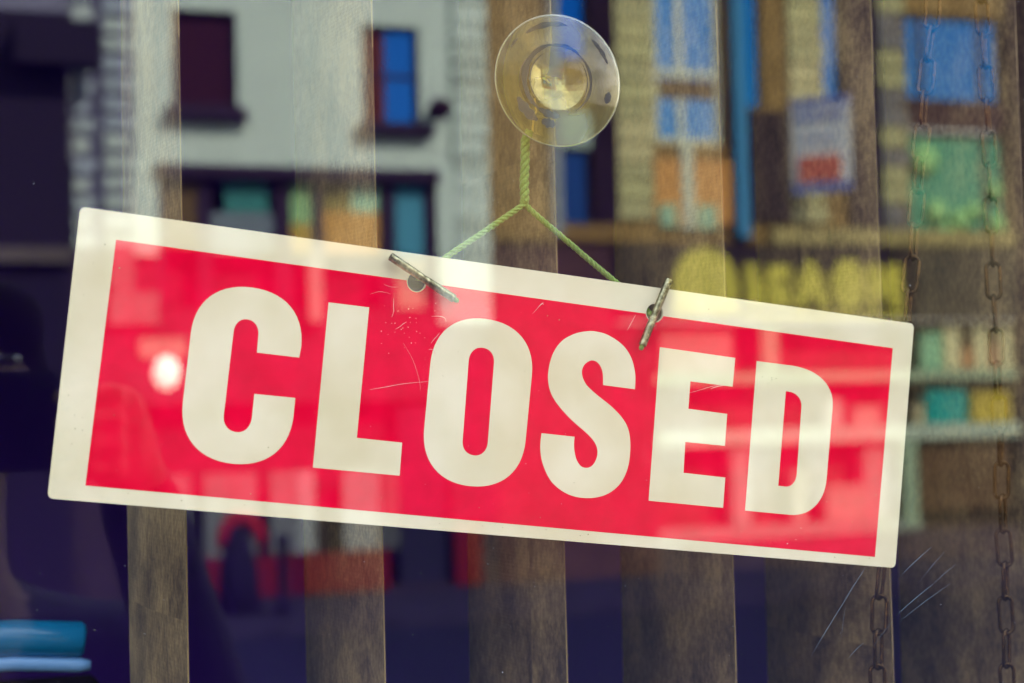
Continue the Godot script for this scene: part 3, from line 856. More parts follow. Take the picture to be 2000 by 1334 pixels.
func build_sign() -> void:
	var s := thing("closed_sign", Vector3.ZERO, "tilted red and cream plastic sign reading CLOSED hanging from green cord", "sign")
	s.rotation.z = -0.127079
	var cream := StandardMaterial3D.new()
	cream.albedo_texture = noise_texture(31, 0.01, lin(0.70, 0.63, 0.40), lin(0.85, 0.79, 0.58), 512, 512)
	cream.uv1_triplanar = true
	cream.uv1_scale = Vector3.ONE * 3.1
	cream.roughness = 0.5
	cream.metallic_specular = 0.12
	cream.resource_name = "cream plastic"
	var red := StandardMaterial3D.new()
	red.albedo_texture = noise_texture(77, 0.02, lin(0.72, 0.0015, 0.030), lin(0.90, 0.0026, 0.046), 512, 512)
	red.uv1_triplanar = true
	red.uv1_scale = Vector3.ONE * 4.3
	red.roughness = 0.5
	red.specular_mode = BaseMaterial3D.SPECULAR_DISABLED
	red.resource_name = "red ink"
	var k := 0.001
	# panel with rounded corners and two holes
	var p := PackedVector2Array()
	var c := [V(-210.5, 63.0), V(-209.5, -63.8), V(209.9, -62.4), V(210.1, 63.5)]
	for i in 4:
		var a: Vector2 = c[i]
		var b: Vector2 = c[(i + 3) % 4]
		var d: Vector2 = c[(i + 1) % 4]
		arc(p, a + (b - a).normalized() * 2.5, a, a + (d - a).normalized() * 2.5, 0.55, 8)
	var holes := [ellipse(V(-56.7, 50.1), 4.4), ellipse(V(64.3, 50.9), 4.4)]
	var st := new_st()
	prism(st, scaled(p, k), [scaled(holes[0], k), scaled(holes[1], k)], -0.0016, 0.0)
	obj("panel", st, cream, s)
	# red field, cut round the holes with a thin cream margin
	var f := PackedVector2Array([V(-193.8, 50.7), V(-194.4, -56.9), V(197.5, -57.7), V(198.6, 49.4)])
	var cut := [f]
	for hc in [V(-56.7, 50.1), V(64.3, 50.9)]:
		cut = Geometry2D.clip_polygons(cut[0], ellipse(hc, 4.75, 40))
	st = new_st()
	prism(st, scaled(cut[0], k), [], 0.00002, 0.00006)
	obj("red_field", st, red, s)
	for l in letter_shapes():
		st = new_st()
		var hs := []
		for h in l[1]: hs.append(scaled(h, k))
		prism(st, scaled(l[0], k), hs, 0.00007, 0.00012)
		obj("letter", st, cream, s)
	# scratches in the red ink
	var sm := mat("scratched ink", 0.86, 0.42, 0.40, 0.6)
	var runs := [[[-73.5, -2.0], [-67.0, -0.2], [-58.0, 2.4], [-46.4, 4.8], 0.16], [[-60.0, 21.0], [-54.5, 13.5], [-50.5, 4.5], [-49.7, 0.0], 0.07],
		[[86.6, 14.0], [93.0, 16.4], [98.0, 18.4], [104.5, 20.4], 0.14], [[97.8, 17.2], [100.0, 18.3], [102.5, 19.2], [105.5, 19.8], 0.26],
		[[-66.8, 41.0], [-66.5, 37.5], [-66.2, 35.0], [-66.8, 32.5], 0.14], [[-64.5, 27.0], [-62.5, 28.5], [-61.0, 30.0], [-59.5, 31.0], 0.15],
		[[-48.0, 35.0], [-44.5, 35.6], [-41.5, 35.2], [-40.5, 33.2], 0.14], [[-46.8, 22.6], [-45.6, 24.6], [-44.2, 26.4], [-43.2, 28.0], 0.15],
		[[-47.6, 19.6], [-46.0, 19.8], [-44.6, 18.6], [-44.2, 16.8], 0.14], [[1.5, 42.5], [3.4, 45.0], [4.8, 47.0], [6.4, 48.6], 0.12],
		[[4.6, 46.4], [5.2, 47.4], [6.0, 48.0], [6.6, 47.6], 0.3], [[50.6, 40.5], [51.8, 43.0], [53.2, 46.0], [54.2, 48.4], 0.16],
		[[-72.0, 47.0], [-70.0, 46.4], [-67.5, 46.3], [-65.5, 46.6], 0.09], [[-78.0, 41.6], [-74.5, 43.2], [-71.5, 43.4], [-68.5, 43.0], 0.08]]
	for r in runs:
		var pts := []
		for i in 4: pts.append(V(r[i][0], r[i][1]))
		var line := PackedVector2Array()
		smooth_run(line, pts, 4)
		var v3 := []
		var rad := []
		for i in line.size():
			v3.append(Vector3(line[i].x, line[i].y, 0.07) * k)
			rad.append(r[4] * k * (0.3 + 0.7 * sin(PI * (i + 0.5) / line.size())) * rng.randf_range(0.8, 1.1))
		var ss := new_st()
		tube(ss, v3, rad, 5)
		obj("scratch", ss, sm, s)
	var chips := new_st()
	for i in 60:
		var cc := V(-60 + rng.randfn(0, 8), 30 + rng.randfn(0, 8)) if i < 34 else V(rng.randf_range(-190, 190), rng.randf_range(-54, 46))
		var r0 := rng.randf_range(0.08, 0.3) if i < 34 else rng.randf_range(0.06, 0.16)
		var po := []
		for q in 6: po.append(Vector3(cc.x + cos(TAU * q / 6.0) * r0 * rng.randf_range(0.5, 1.3), cc.y + sin(TAU * q / 6.0) * r0 * rng.randf_range(0.5, 1.3), 0.075) * k)
		for q in 6: tri(chips, Vector3(cc.x, cc.y, 0.09) * k, po[(q + 1) % 6], po[q])
	var dirt := new_st()
	for i in 70:
		var cc := V(rng.randf_range(-205, 205), rng.randf_range(-60, 60))
		if i < 26: cc = V(rng.randf_range(-207, -197), rng.randf_range(-60, 58)) if i % 2 else V(rng.randf_range(-200, 200), -60.5 + rng.randf() * 2.0)
		if i > 60: cc = V(131.0 + rng.randfn(0, 1.6), 24.0 + rng.randfn(0, 2.6))
		var r0 := rng.randf_range(0.08, 0.34)
		var po := []
		for q in 6: po.append(Vector3(cc.x + cos(TAU * q / 6.0) * r0 * rng.randf_range(0.4, 1.4), cc.y + sin(TAU * q / 6.0) * r0 * rng.randf_range(0.4, 1.4), 0.125) * k)
		for q in 6: tri(dirt, Vector3(cc.x, cc.y, 0.14) * k, po[(q + 1) % 6], po[q])
	tag(obj("dirt_specks", dirt, mat("sign dirt", 0.36, 0.31, 0.14), s), "", "", "", "stuff")
	tag(obj("chips", chips, sm, s), "", "", "", "stuff")

func rope(pts: Array, r: float, strands: int, pitch: float, m: Material, parent: Node, called: String) -> void:
	# twisted yarn: each strand winds round the line through pts
	var c := Curve3D.new()
	for p in pts: c.add_point(p)
	for i in c.point_count:
		if i > 0 and i < c.point_count - 1:
			var d: Vector3 = (c.get_point_position(i + 1) - c.get_point_position(i - 1)) / 6.0
			c.set_point_in(i, -d); c.set_point_out(i, d)
	c.bake_interval = 0.0005
	var length := c.get_baked_length()
	var st := new_st()
	var steps := int(length / 0.0006) + 2
	for s in strands:
		var line := []
		var rad := []
		for i in steps + 1:
			var d := length * i / steps
			var p := c.sample_baked(d, true)
			var t := (c.sample_baked(minf(d + 0.0006, length), true) - c.sample_baked(maxf(d - 0.0006, 0), true)).normalized()
			var u := t.cross(Vector3.BACK).normalized()
			var v := t.cross(u)
			var w := TAU * (d / pitch + float(s) / strands)
			var wob := 1.0 + 0.1 * sin(d * 900.0 + s * 2.0)
			line.append(p + (u * cos(w) + v * sin(w)) * r * 0.5)
			rad.append(r * 0.56 * wob)
		tube(st, line, rad, 7)
	# fuzz
	for i in int(length / 0.0005):
		var d := rng.randf() * length
		var p := c.sample_baked(d, true)
		var a := rng.randf() * TAU
		var dirv := Vector3(cos(a), sin(a), rng.randf_range(-0.6, 0.6)).normalized()
		tube(st, [p + dirv * r * 0.8, p + dirv * r * 1.35 + Vector3(rng.randf_range(-1, 1), rng.randf_range(-1, 1), 0) * 0.0003], 0.00005, 3)
	obj(called, st, m, parent, true)

func build_cup_and_cord() -> void:
	# ---- suction cup
	var cx := 0.0208
	var cy := 0.1532
	var cup := thing("suction_cup", Vector3(cx, cy, GLASS_BACK - 0.0003), "clear round suction cup stuck to the inside of the glass", "suction cup")
	var m := StandardMaterial3D.new()
	m.refraction_enabled = true
	m.refraction_scale = 0.031
	m.albedo_color = Color(0.98, 0.94, 0.66, 0.05)
	m.roughness = 0.06
	m.resource_name = "clear vinyl"
	var st := new_st()
	lathe(st, [Vector2(0, 0.0), Vector2(0.0312, 0.0), Vector2(0.0318, -0.0004), Vector2(0.0315, -0.0009), Vector2(0.027, -0.0014), Vector2(0.0205, -0.0021), Vector2(0.0182, -0.0026), Vector2(0.0170, -0.0050), Vector2(0.0160, -0.0056), Vector2(0.0142, -0.0074), Vector2(0.0116, -0.0094), Vector2(0.0085, -0.0110), Vector2(0.0062, -0.0128), Vector2(0.0062, -0.0165), Vector2(0.0085, -0.0185), Vector2(0.0095, -0.0205), Vector2(0.0085, -0.0225), Vector2(0, -0.0232)], Vector3.ZERO, 72)
	obj("vinyl_disc", st, m, cup, true)
	var dark := StandardMaterial3D.new()
	dark.transparency = BaseMaterial3D.TRANSPARENCY_ALPHA
	dark.albedo_color = lin(0.03, 0.035, 0.04, 0.8)
	dark.roughness = 0.5
	dark.cull_mode = BaseMaterial3D.CULL_DISABLED
	dark.resource_name = "painted contact dark"
	# dark arcs painted for the light lost where vinyl meets glass: [start angle, end angle, radius, width]
	for a in [[80, 126, 0.0272, 0.0030], [20, 50, 0.0270, 0.0024], [-23, -10, 0.0262, 0.0040], [203, 240, 0.0225, 0.0060], [245, 264, 0.0215, 0.0052], [136, 148, 0.0280, 0.0014], [100, 236, 0.0174, 0.0034], [50, 104, 0.0170, 0.0020], [-60, 56, 0.0166, 0.0017], [233, 270, 0.0172, 0.0042], [120, 230, 0.0146, 0.0009], [-50, 40, 0.0148, 0.0006]]:
		var s2 := new_st()
		var n := 22
		var prev_in := Vector3.ZERO
		var prev_out := Vector3.ZERO
		for i in n + 1:
			var u := float(i) / n
			var w := deg_to_rad(lerpf(a[0], a[1], u))
			var half: float = a[3] * 0.5 * pow(sin(PI * clampf(u, 0.02, 0.98)), 0.5) * (0.85 + 0.15 * sin(u * 17.0 + a[0]))
			var inn: Vector3 = Vector3(cos(w), sin(w), 0) * (a[2] - half)
			var outp: Vector3 = Vector3(cos(w), sin(w), 0) * (a[2] + half)
			inn.z = 0.0001; outp.z = 0.0001
			if i > 0: quad(s2, prev_in, prev_out, outp, inn)
			prev_in = inn; prev_out = outp
		obj("contact_dark", s2, dark, cup)
	var rim := new_st()
	var ring := []
	for i in 72: ring.append(Vector3(cos(TAU * i / 72.0) * 0.0317, sin(TAU * i / 72.0) * 0.0317, -0.0007))
	tube(rim, ring, 0.0004, 6, true)
	obj("rim", rim, mat("vinyl rim", 0.30, 0.29, 0.19, 0.25, 0.6), cup, true)
	# mirror cap added inside the vinyl for a bright central glint
	var hm := StandardMaterial3D.new()
	hm.transparency = BaseMaterial3D.TRANSPARENCY_ALPHA
	var wi := Image.create(4, 4, false, Image.FORMAT_RGBA8)
	wi.fill(Color.WHITE)
	hm.albedo_texture = ImageTexture.create_from_image(wi)
	hm.albedo_color = Color(1.0, 1.0, 1.0, 0.2)
	hm.metallic = 1.0
	hm.roughness = 0.06
	hm.cull_mode = BaseMaterial3D.CULL_DISABLED
	hm.resource_name = "added glint mirror"
	st = new_st()
	var hp := []
	for i in 15:
		var u := i / 14.0
		hp.append(Vector2(0.0142 * u, -0.0048 + 0.0040 * u * u))
	lathe(st, hp, Vector3.ZERO, 48)
	obj("glint_mirror", st, hm, cup, true)
	# ---- wire hook round the stem
	var hook := thing("wire_hook", Vector3(cx, cy, -0.009), "thin tan wire hooked round the suction cup's stem", "hook")
	var wire := []
	for i in 15:
		var w := deg_to_rad(35 + 170.0 * i / 14.0)
		wire.append(Vector3(cos(w) * 0.0075, sin(w) * 0.0075, -0.0055))
	wire.append_array([Vector3(-0.0062, -0.0060, -0.005), Vector3(-0.0078, -0.0142, -0.001), Vector3(-0.0102, -0.0242, 0.003), Vector3(-0.0118, -0.0262, 0.0045), Vector3(-0.0135, -0.0252, 0.005)])
	st = new_st()
	tube(st, wire, 0.00058, 8)
	obj("wire", st, mat("tan wire", 0.55, 0.36, 0.12, 0.35, 0.6), hook, true)
	# ---- green cord: doubled upper run, two legs, ends through the holes
	var cord := thing("green_cord", Vector3.ZERO, "green twisted yarn looped from the hook down to both holes", "cord")
	var yarn := StandardMaterial3D.new()
	yarn.albedo_texture = noise_texture(3, 0.05, lin(0.10, 0.19, 0.03), lin(0.30, 0.42, 0.09), 256, 256)
	yarn.uv1_triplanar = true
	yarn.uv1_scale = Vector3.ONE * 60.0
	yarn.roughness = 0.9
	yarn.rim_enabled = true
	yarn.rim = 0.4
	yarn.resource_name = "green yarn"
	rope([Vector3(0.0086, 0.1285, -0.0045), Vector3(0.0068, 0.1250, -0.0035), Vector3(0.0058, 0.112, -0.003), Vector3(0.0052, 0.0955, -0.003)], 0.00225, 3, 0.011, yarn, cord, "upper_run")
	rope([Vector3(0.0062, 0.0960, -0.0025), Vector3(0.0005, 0.0915, -0.0032), Vector3(-0.030, 0.0717, -0.0034), Vector3(-0.0466, 0.0600, -0.0036), Vector3(-0.0480, 0.0589, -0.0015), Vector3(-0.0482, 0.0587, 0.0012)], 0.00145, 3, 0.0085, yarn, cord, "leg")
	rope([Vector3(0.0042, 0.0966, -0.0028), Vector3(0.0105, 0.0902, -0.0032), Vector3(0.0452, 0.0625, -0.0034), Vector3(0.0660, 0.0460, -0.0036), Vector3(0.0679, 0.0422, -0.0024), Vector3(0.0683, 0.0417, 0.0012)], 0.00145, 3, 0.0085, yarn, cord, "leg")
	# ---- metal tags laid across the holes
	var steel := StandardMaterial3D.new()
	steel.albedo_texture = noise_texture(12, 0.03, lin(0.04, 0.034, 0.014), lin(0.74, 0.70, 0.42), 256, 256)
	steel.uv1_triplanar = true
	steel.uv1_scale = Vector3.ONE * 45.0
	steel.metallic = 0.9
	steel.roughness = 0.3
	steel.resource_name = "tarnished steel"
	var turn := Basis(Vector3.BACK, -0.127079)
	for e in [[Vector3(-0.0715, 0.0597, 0.0042), Vector3(-0.0378, 0.0437, 0.0036), "left dull steel cord tip lying across the sign's hole, slanting down right"], [Vector3(0.0687, 0.0676, 0.0036), Vector3(0.0573, 0.0327, 0.0038), "right dull steel cord tip across the sign's hole, standing nearly upright"]]:
		var a: Vector3 = turn * (e[0] as Vector3)
		var b: Vector3 = turn * (e[1] as Vector3)
		var t := thing("cord_tip", a.lerp(b, 0.5), e[2], "cord tip", "steel tips at the ends of the green cord")
		var d := (b - a) / 2.0
		var ax := Basis.looking_at(d, Vector3.BACK, true)
		var L := d.length()
		st = new_st()
		var side := ax.x
		# rolled sleeve: open tube with a seam
		var prof := []
		for i in 25:
			var u := i / 24.0
			prof.append(u)
		for i in 24:
			var z0 := lerpf(-L, L * 0.93, i / 24.0)
			var z1 := lerpf(-L, L * 0.93, (i + 1) / 24.0)
			for q in 20:
				var w0 := deg_to_rad(15 + 345.0 * q / 20.0)
				var w1 := deg_to_rad(15 + 345.0 * (q + 1) / 20.0)
				var dent0 := 1.0 - 0.10 * exp(-pow((z0 / L + 0.02) * 5.0, 2)) + 0.02 * sin(z0 * 2500.0)
				var dent1 := 1.0 - 0.10 * exp(-pow((z1 / L + 0.02) * 5.0, 2)) + 0.02 * sin(z1 * 2500.0)
				for rr in [0.00195, 0.0014]:
					var c0 := ax * Vector3(cos(w0) * rr * dent0, sin(w0) * rr * dent0, z0)
					var c1 := ax * Vector3(cos(w1) * rr * dent0, sin(w1) * rr * dent0, z0)
					var c2 := ax * Vector3(cos(w1) * rr * dent1, sin(w1) * rr * dent1, z1)
					var c3 := ax * Vector3(cos(w0) * rr * dent1, sin(w0) * rr * dent1, z1)
					if rr > 0.0016: quad(st, c0, c3, c2, c1)
					else: quad(st, c0, c1, c2, c3)
		for q in 20:
			for zz in [-L, L * 0.93]:
				var w0 := deg_to_rad(15 + 345.0 * q / 20.0)
				var w1 := deg_to_rad(15 + 345.0 * (q + 1) / 20.0)
				quad(st, ax * Vector3(cos(w0) * 0.0014, sin(w0) * 0.0014, zz), ax * Vector3(cos(w0) * 0.00195, sin(w0) * 0.00195, zz), ax * Vector3(cos(w1) * 0.00195, sin(w1) * 0.00195, zz), ax * Vector3(cos(w1) * 0.0014, sin(w1) * 0.0014, zz))
		obj("sleeve", st, steel, t, true)
		st = new_st()
		tube(st, [ax * Vector3(0, 0, -L * 0.9), ax * Vector3(0, 0, L * 0.9), ax * Vector3(0, 0, L), ax * Vector3(0.0002, 0, L * 1.06)], [0.00112, 0.00112, 0.00125, 0.0008], 10)
		obj("cord_core", st, yarn, t, true)

func build_chains() -> void:
	var m := StandardMaterial3D.new()
	m.albedo_texture = noise_texture(55, 0.03, lin(0.006, 0.004, 0.004), lin(0.20, 0.11, 0.036), 256, 256)  # light noise patches stand in for highlights on the links
	m.uv1_triplanar = true
	m.uv1_scale = Vector3.ONE * 40.0
	m.metallic = 0.75
	m.roughness = 0.22
	m.metallic_specular = 0.35
	m.resource_name = "bronze chain"
	var link := new_st()
	var loop := []
	var hl := 0.0064
	var hw := 0.0038
	for i in 40:
		var w := TAU * i / 40.0
		loop.append(Vector3(cos(w) * hw, sin(w) * hw + (hl if sin(w) >= 0 else -hl), 0))
	tube(link, loop, 0.00105, 10, true)
	link.index(); link.generate_normals()
	var mesh := link.commit()
	var pitch := 2.0 * (hl + hw) - 0.0020
	var runs := [[[Vector3(0.3005, 0.66, -0.036), Vector3(0.2594, 0.216, -0.036), Vector3(0.2513, 0.162, -0.036), Vector3(0.2432, 0.097, -0.036), Vector3(0.2364, 0.047, -0.036), Vector3(0.2131, -0.102, -0.036), Vector3(0.2092, -0.16, -0.036), Vector3(0.2075, -0.33, -0.036)], "bronze link chain hanging behind the sign's right end", 0.0],
		[[Vector3(0.302, 0.66, -0.036), Vector3(0.2908, 0.218, -0.036), Vector3(0.2922, 0.15, -0.036), Vector3(0.2916, 0.07, -0.036), Vector3(0.2923, -0.03, -0.036), Vector3(0.2921, -0.1, -0.036), Vector3(0.2909, -0.16, -0.036), Vector3(0.290, -0.33, -0.036)], "bronze link chain hanging in the open right of the sign", 0.15]]
	for r in runs:
		var c := Curve3D.new()
		for p in r[0]: c.add_point(p)
		c.bake_interval = 0.002
		var t := thing("blind_chain", Vector3(r[0][7].x, -0.34, -0.036), r[1], "chain", "metal link chains that work the blind")
		var n := int(c.get_baked_length() / pitch)
		for i in n:
			var d := (i + 0.5) * pitch
			var p := c.sample_baked(d)
			var dirn := (c.sample_baked(minf(d + 0.008, c.get_baked_length())) - c.sample_baked(maxf(d - 0.008, 0))).normalized()
			var o := MeshInstance3D.new()
			o.mesh = mesh
			o.material_override = m
			o.name = "link" if i == 0 else "link_%03d" % i
			var turn := r[2] as float + (0.15 if i % 2 == 0 else 1.2) + rng.randf_range(-0.22, 0.22)
			var lean := Basis(Vector3.BACK, atan2(-dirn.x, dirn.y) + PI)
			o.basis = lean * Basis(Vector3.BACK, rng.randf_range(-0.06, 0.06)) * Basis(Vector3.UP, turn - 0.62)
			o.position = p - t.position
			t.add_child(o, true)

# ==================================================================== the photographer, seen only in the glass
func blob(bones: Array, cell: float, k: float) -> Array:
	# bones: [a, b, ra, rb, colour]; returns [vertices, colours, triangles] of the joined surface (surface nets)
	var lo := Vector3.INF
	var hi := -Vector3.INF
	for b in bones:
		var r: float = maxf(b[2], b[3]) + 3.0 * k + cell
		lo = lo.min((b[0] as Vector3).min(b[1]) - Vector3.ONE * r)
		hi = hi.max((b[0] as Vector3).max(b[1]) + Vector3.ONE * r)
	var nx := int((hi.x - lo.x) / cell) + 2
	var ny := int((hi.y - lo.y) / cell) + 2
	var nz := int((hi.z - lo.z) / cell) + 2
	var f := PackedFloat32Array(); f.resize(nx * ny * nz)
	for b in bones:
		var a: Vector3 = b[0]
		var ab: Vector3 = b[1] - a
		var l2 := maxf(ab.length_squared(), 1e-9)
		var r: float = maxf(b[2], b[3]) + 4.0 * k
		var l := (a.min(b[1]) - Vector3.ONE * r - lo) / cell
		var h := (a.max(b[1]) + Vector3.ONE * r - lo) / cell
		for z in range(maxi(0, int(l.z)), mini(nz, int(h.z) + 1)):
			for y in range(maxi(0, int(l.y)), mini(ny, int(h.y) + 1)):
				for x in range(maxi(0, int(l.x)), mini(nx, int(h.x) + 1)):
					var p := lo + Vector3(x, y, z) * cell - a
					var u := clampf(p.dot(ab) / l2, 0.0, 1.0)
					var d := (p - ab * u).length() - lerpf(b[2], b[3], u)
					f[(z * ny + y) * nx + x] += exp(-d / k)
	var verts := PackedVector3Array()
	var cols := PackedColorArray()
	var idx := PackedInt32Array()
	var at := {}
	for z in nz - 1:
		for y in ny - 1:
			for x in nx - 1:
				var base := (z * ny + y) * nx + x
				var mask := 0
				for c in 8:
					if f[base + (c & 1) + ((c >> 1) & 1) * nx + (c >> 2) * nx * ny] > 1.0: mask |= 1 << c
				if mask == 0 or mask == 255: continue
				var sum := Vector3.ZERO
				var n := 0
				for e in [[0, 1], [2, 3], [4, 5], [6, 7], [0, 2], [1, 3], [4, 6], [5, 7], [0, 4], [1, 5], [2, 6], [3, 7]]:
					if ((mask >> e[0]) & 1) != ((mask >> e[1]) & 1):
						var pa := Vector3(e[0] & 1, (e[0] >> 1) & 1, e[0] >> 2)
						var pb := Vector3(e[1] & 1, (e[1] >> 1) & 1, e[1] >> 2)
						var va := log(maxf(f[base + int(pa.x) + int(pa.y) * nx + int(pa.z) * nx * ny], 1e-12))
						var vb := log(maxf(f[base + int(pb.x) + int(pb.y) * nx + int(pb.z) * nx * ny], 1e-12))
						sum += pa.lerp(pb, va / (va - vb))
						n += 1
				var p := lo + (Vector3(x, y, z) + sum / n) * cell
				at[base] = verts.size()
				verts.append(p)
				var best := INF
				var col := Color.WHITE
				for b in bones:
					var ab: Vector3 = b[1] - b[0]
					var u := clampf((p - b[0]).dot(ab) / maxf(ab.length_squared(), 1e-9), 0.0, 1.0)
					var d := (p - (b[0] as Vector3) - ab * u).length() - lerpf(b[2], b[3], u)
					if d < best: best = d; col = b[4]
				cols.append(col)
	var steps := [1, nx, nx * ny]
	for base in at.keys():
		var x: int = base % nx
		var y: int = (base / nx) % ny
		var z: int = base / (nx * ny)
		var here := f[base] > 1.0
		for k3 in 3:
			if here == (f[base + steps[k3]] > 1.0): continue
			var u: int = steps[(k3 + 1) % 3]
			var v: int = steps[(k3 + 2) % 3]
			if not (at.has(base - u) and at.has(base - v) and at.has(base - u - v)): continue
			var q := [at[base], at[base - u], at[base - u - v], at[base - v]]
			if not here: q.reverse()
			idx.append_array(PackedInt32Array([q[0], q[2], q[1], q[0], q[3], q[2]]))
	return [verts, cols, idx]

func build_photographer() -> void:
	var coat := Color(0.018, 0.014, 0.03)
	var jeans := Color(0.03, 0.04, 0.09)
	var skin := Color(0.42, 0.26, 0.2)
	var hair := Color(0.03, 0.02, 0.015)
	var shoe := Color(0.02, 0.02, 0.02)
	var who := thing("person", Vector3(-0.27, NEAR_GROUND, 1.0), "person in dark coat holding a camera up to the eye, mirrored darkly at left", "person")
	var o := who.position
	var head := Vector3(-0.262, 0.0, 0.905) - o
	var g := -NEAR_GROUND
	# joints, relative to the feet; the person faces the glass (towards -z)
	var neck := head + Vector3(0, -0.17, 0.035)
	var chest := Vector3(0, 1.22, 0.0)
	var waist := Vector3(0, 1.0, 0.0)
	var hip := Vector3(0, 0.86, 0.01)
	var rsh := Vector3(0.185, 1.36, -0.02)     # at +x
	var lsh := Vector3(-0.185, 1.36, -0.02)
	var rel := Vector3(0.29, 1.17, -0.13)
	var lel := Vector3(-0.28, 1.14, -0.13)
	var rwr := Vector3(0.175, 1.545, -0.205)
	var lwr := Vector3(-0.07, 1.535, -0.235)
	var bones := [[neck + Vector3(0, 0.04, -0.01), neck + Vector3(0, -0.03, 0), 0.055, 0.062, skin],
		[Vector3(0, 1.38, 0.0), chest, 0.105, 0.14, coat], [Vector3(-0.1, 1.36, 0), Vector3(0.1, 1.36, 0), 0.085, 0.085, coat], [chest + Vector3(-0.06, 0, 0), chest + Vector3(0.06, 0, 0), 0.125, 0.125, coat],
		[chest, waist, 0.14, 0.13, coat], [waist, hip, 0.13, 0.145, coat], [hip + Vector3(-0.08, 0, 0), hip + Vector3(0.08, 0, 0), 0.12, 0.12, coat], [hip, Vector3(0, 0.72, 0.01), 0.15, 0.13, coat],
		[rsh, rel, 0.075, 0.056, coat], [rel, rwr, 0.056, 0.037, coat], [lsh, lel, 0.075, 0.056, coat], [lel, lwr, 0.056, 0.037, coat],
		[Vector3(0.095, 0.8, 0.01), Vector3(0.11, 0.45, -0.01), 0.095, 0.062, jeans], [Vector3(0.11, 0.45, -0.01), Vector3(0.12, 0.09, 0.03), 0.06, 0.045, jeans],
		[Vector3(-0.095, 0.8, 0.01), Vector3(-0.11, 0.45, -0.01), 0.095, 0.062, jeans], [Vector3(-0.11, 0.45, -0.01), Vector3(-0.12, 0.09, 0.03), 0.06, 0.045, jeans],
		[Vector3(0.12, 0.045, 0.05), Vector3(0.135, 0.04, -0.12), 0.045, 0.038, shoe], [Vector3(-0.12, 0.045, 0.05), Vector3(-0.135, 0.04, -0.12), 0.045, 0.038, shoe]]
	var st := new_st()
	var parts := [[blob(bones, 0.016, 0.014)]]
	# head with brow, nose, chin, ears
	var hb := [[head + Vector3(0, 0.035, 0.015), head + Vector3(0, 0.03, 0.0), 0.083, 0.08, skin], [head + Vector3(0, -0.03, -0.02), head + Vector3(0, -0.075, -0.045), 0.06, 0.035, skin],
		[head + Vector3(0, -0.005, -0.088), head + Vector3(0, -0.035, -0.105), 0.009, 0.014, skin], [head + Vector3(-0.035, 0.012, -0.076), head + Vector3(0.035, 0.012, -0.076), 0.012, 0.012, skin],
		[head + Vector3(-0.018, -0.062, -0.082), head + Vector3(0.018, -0.062, -0.082), 0.007, 0.007, Color(0.4, 0.16, 0.14)], [head + Vector3(0.083, 0.015, 0.015), head + Vector3(0.08, -0.025, 0.01), 0.013, 0.009, skin], [head + Vector3(-0.083, 0.015, 0.015), head + Vector3(-0.08, -0.025, 0.01), 0.013, 0.009, skin],
		[head + Vector3(0, -0.06, 0.02), neck, 0.055, 0.055, skin]]
	parts.append([blob(hb, 0.005, 0.006)])
	# hands: palm, four fingers round the camera body, thumb behind
	for s in [1.0, -1.0]:
		var wr := rwr if s > 0 else lwr
		var palm: Vector3 = wr + (Vector3(-0.02, 0.06, -0.02) if s > 0 else Vector3(0.0, 0.06, 0.0))
		var fb := [[wr, palm, 0.03, 0.03, skin], [palm + Vector3(0, -0.02, -0.012), palm + Vector3(0, 0.02, -0.012), 0.026, 0.024, skin]]
		var lens := [0.028, 0.032, 0.03, 0.024]
		for i in 4:
			var root := palm + Vector3(-0.004 * s, 0.03 - 0.021 * i, -0.022)
			var k1: Vector3 = root + Vector3(-0.006 * s, 0.004, -lens[i] * 1.0)
			var k2: Vector3 = k1 + Vector3(-0.022 * s, 0.001, -0.014)
			var k3: Vector3 = k2 + Vector3(-0.02 * s, -0.002, 0.004)
			fb.append_array([[root, k1, 0.0105, 0.0095, skin], [k1, k2, 0.0095, 0.0085, skin], [k2, k3, 0.0085, 0.0072, skin]])
		var th := palm + Vector3(-0.012 * s, -0.02, 0.006)
		fb.append_array([[th, th + Vector3(-0.028 * s, 0.016, 0.012), 0.013, 0.011, skin], [th + Vector3(-0.028 * s, 0.016, 0.012), th + Vector3(-0.05 * s, 0.03, 0.006), 0.011, 0.009, skin]])
		parts.append([blob(fb, 0.004, 0.003)])
	for p in parts:
		var d: Array = p[0]
		for i in d[2]:
			st.set_color(d[1][i])
			st.set_smooth_group(0)
			st.add_vertex(d[0][i])
	var bm := StandardMaterial3D.new()
	bm.vertex_color_use_as_albedo = true
	bm.roughness = 0.75
	bm.cull_mode = BaseMaterial3D.CULL_DISABLED
	bm.resource_name = "person surface"
	obj("body", st, bm, who, true)
	var hs := new_st()
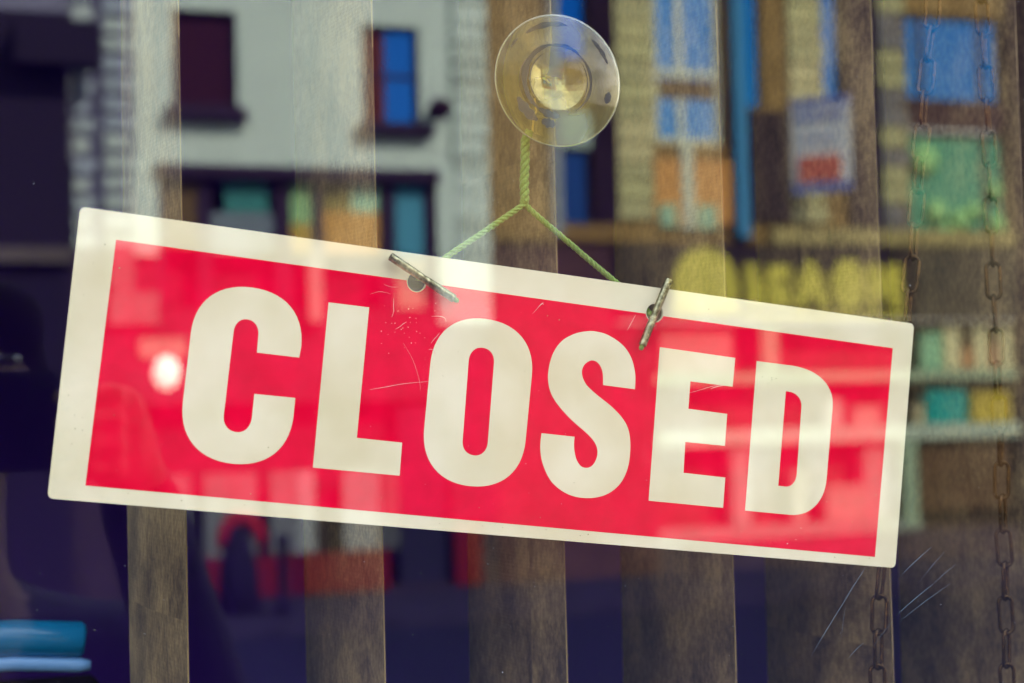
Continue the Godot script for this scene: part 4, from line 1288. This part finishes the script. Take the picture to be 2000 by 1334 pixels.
	var hd := blob([[head + Vector3(0, 0.055, 0.035), head + Vector3(0, 0.0, 0.045), 0.082, 0.078, hair], [head + Vector3(-0.05, 0.09, -0.02), head + Vector3(0.05, 0.09, -0.02), 0.04, 0.04, hair], [head + Vector3(-0.062, 0.05, 0.02), head + Vector3(-0.066, 0.0, 0.03), 0.03, 0.02, hair], [head + Vector3(0.062, 0.05, 0.02), head + Vector3(0.066, 0.0, 0.03), 0.03, 0.02, hair]], 0.007, 0.01)
	for i in hd[2]:
		hs.set_smooth_group(0)
		hs.add_vertex(hd[0][i])
	obj("hair", hs, mat("hair", 0.03, 0.02, 0.015, 0.7), who, true)
	for s in [-1.0, 1.0]:
		var es := new_st()
		var pr := []
		for i in 9: pr.append(Vector2(0.012 * sin(PI * i / 8.0), -0.012 * cos(PI * i / 8.0)))
		lathe(es, pr, head + Vector3(0.033 * s, -0.004, -0.069), 14)
		obj("eye", es, mat("eye", 0.6, 0.58, 0.55, 0.2), who, true)
	# the camera in the hands, its lens just behind the point the picture is taken from
	var cm := thing("photo_camera", Vector3(-0.254, -0.045, 0.775), "black camera held in both hands, mirrored at the left edge", "camera")
	var black := mat("camera black", 0.015, 0.015, 0.018, 0.45)
	boxobj("body", Vector3(-0.068, 0.0, -0.006), Vector3(0.09, 0.088, 0.032), black, cm, 0.006)
	boxobj("grip", Vector3(0.062, 0.004, -0.022), Vector3(0.092, 0.078, -0.0065), black, cm, 0.005)
	boxobj("finder_hump", Vector3(-0.026, 0.0885, -0.006), Vector3(0.026, 0.114, 0.028), black, cm, 0.008)
	st = new_st()
	lathe(st, [Vector2(0.0, -0.007), Vector2(0.03, -0.007), Vector2(0.034, -0.012), Vector2(0.034, -0.036), Vector2(0.031, -0.04), Vector2(0.026, -0.04), Vector2(0.024, -0.03), Vector2(0, -0.027)], Vector3(0, 0.04, 0), 36)
	obj("lens", st, mat("lens black", 0.012, 0.012, 0.015, 0.3), cm)
	st = new_st()
	lathe(st, [Vector2(0, 0.002), Vector2(0.012, 0.001), Vector2(0.0125, -0.007), Vector2(0, -0.0075)], Vector3(0.045, 0.095, 0.012), 20, Basis(Vector3.RIGHT, PI / 2))
	obj("dial", st, mat("dial metal", 0.4, 0.4, 0.42, 0.3, 0.5, 1.0), cm)
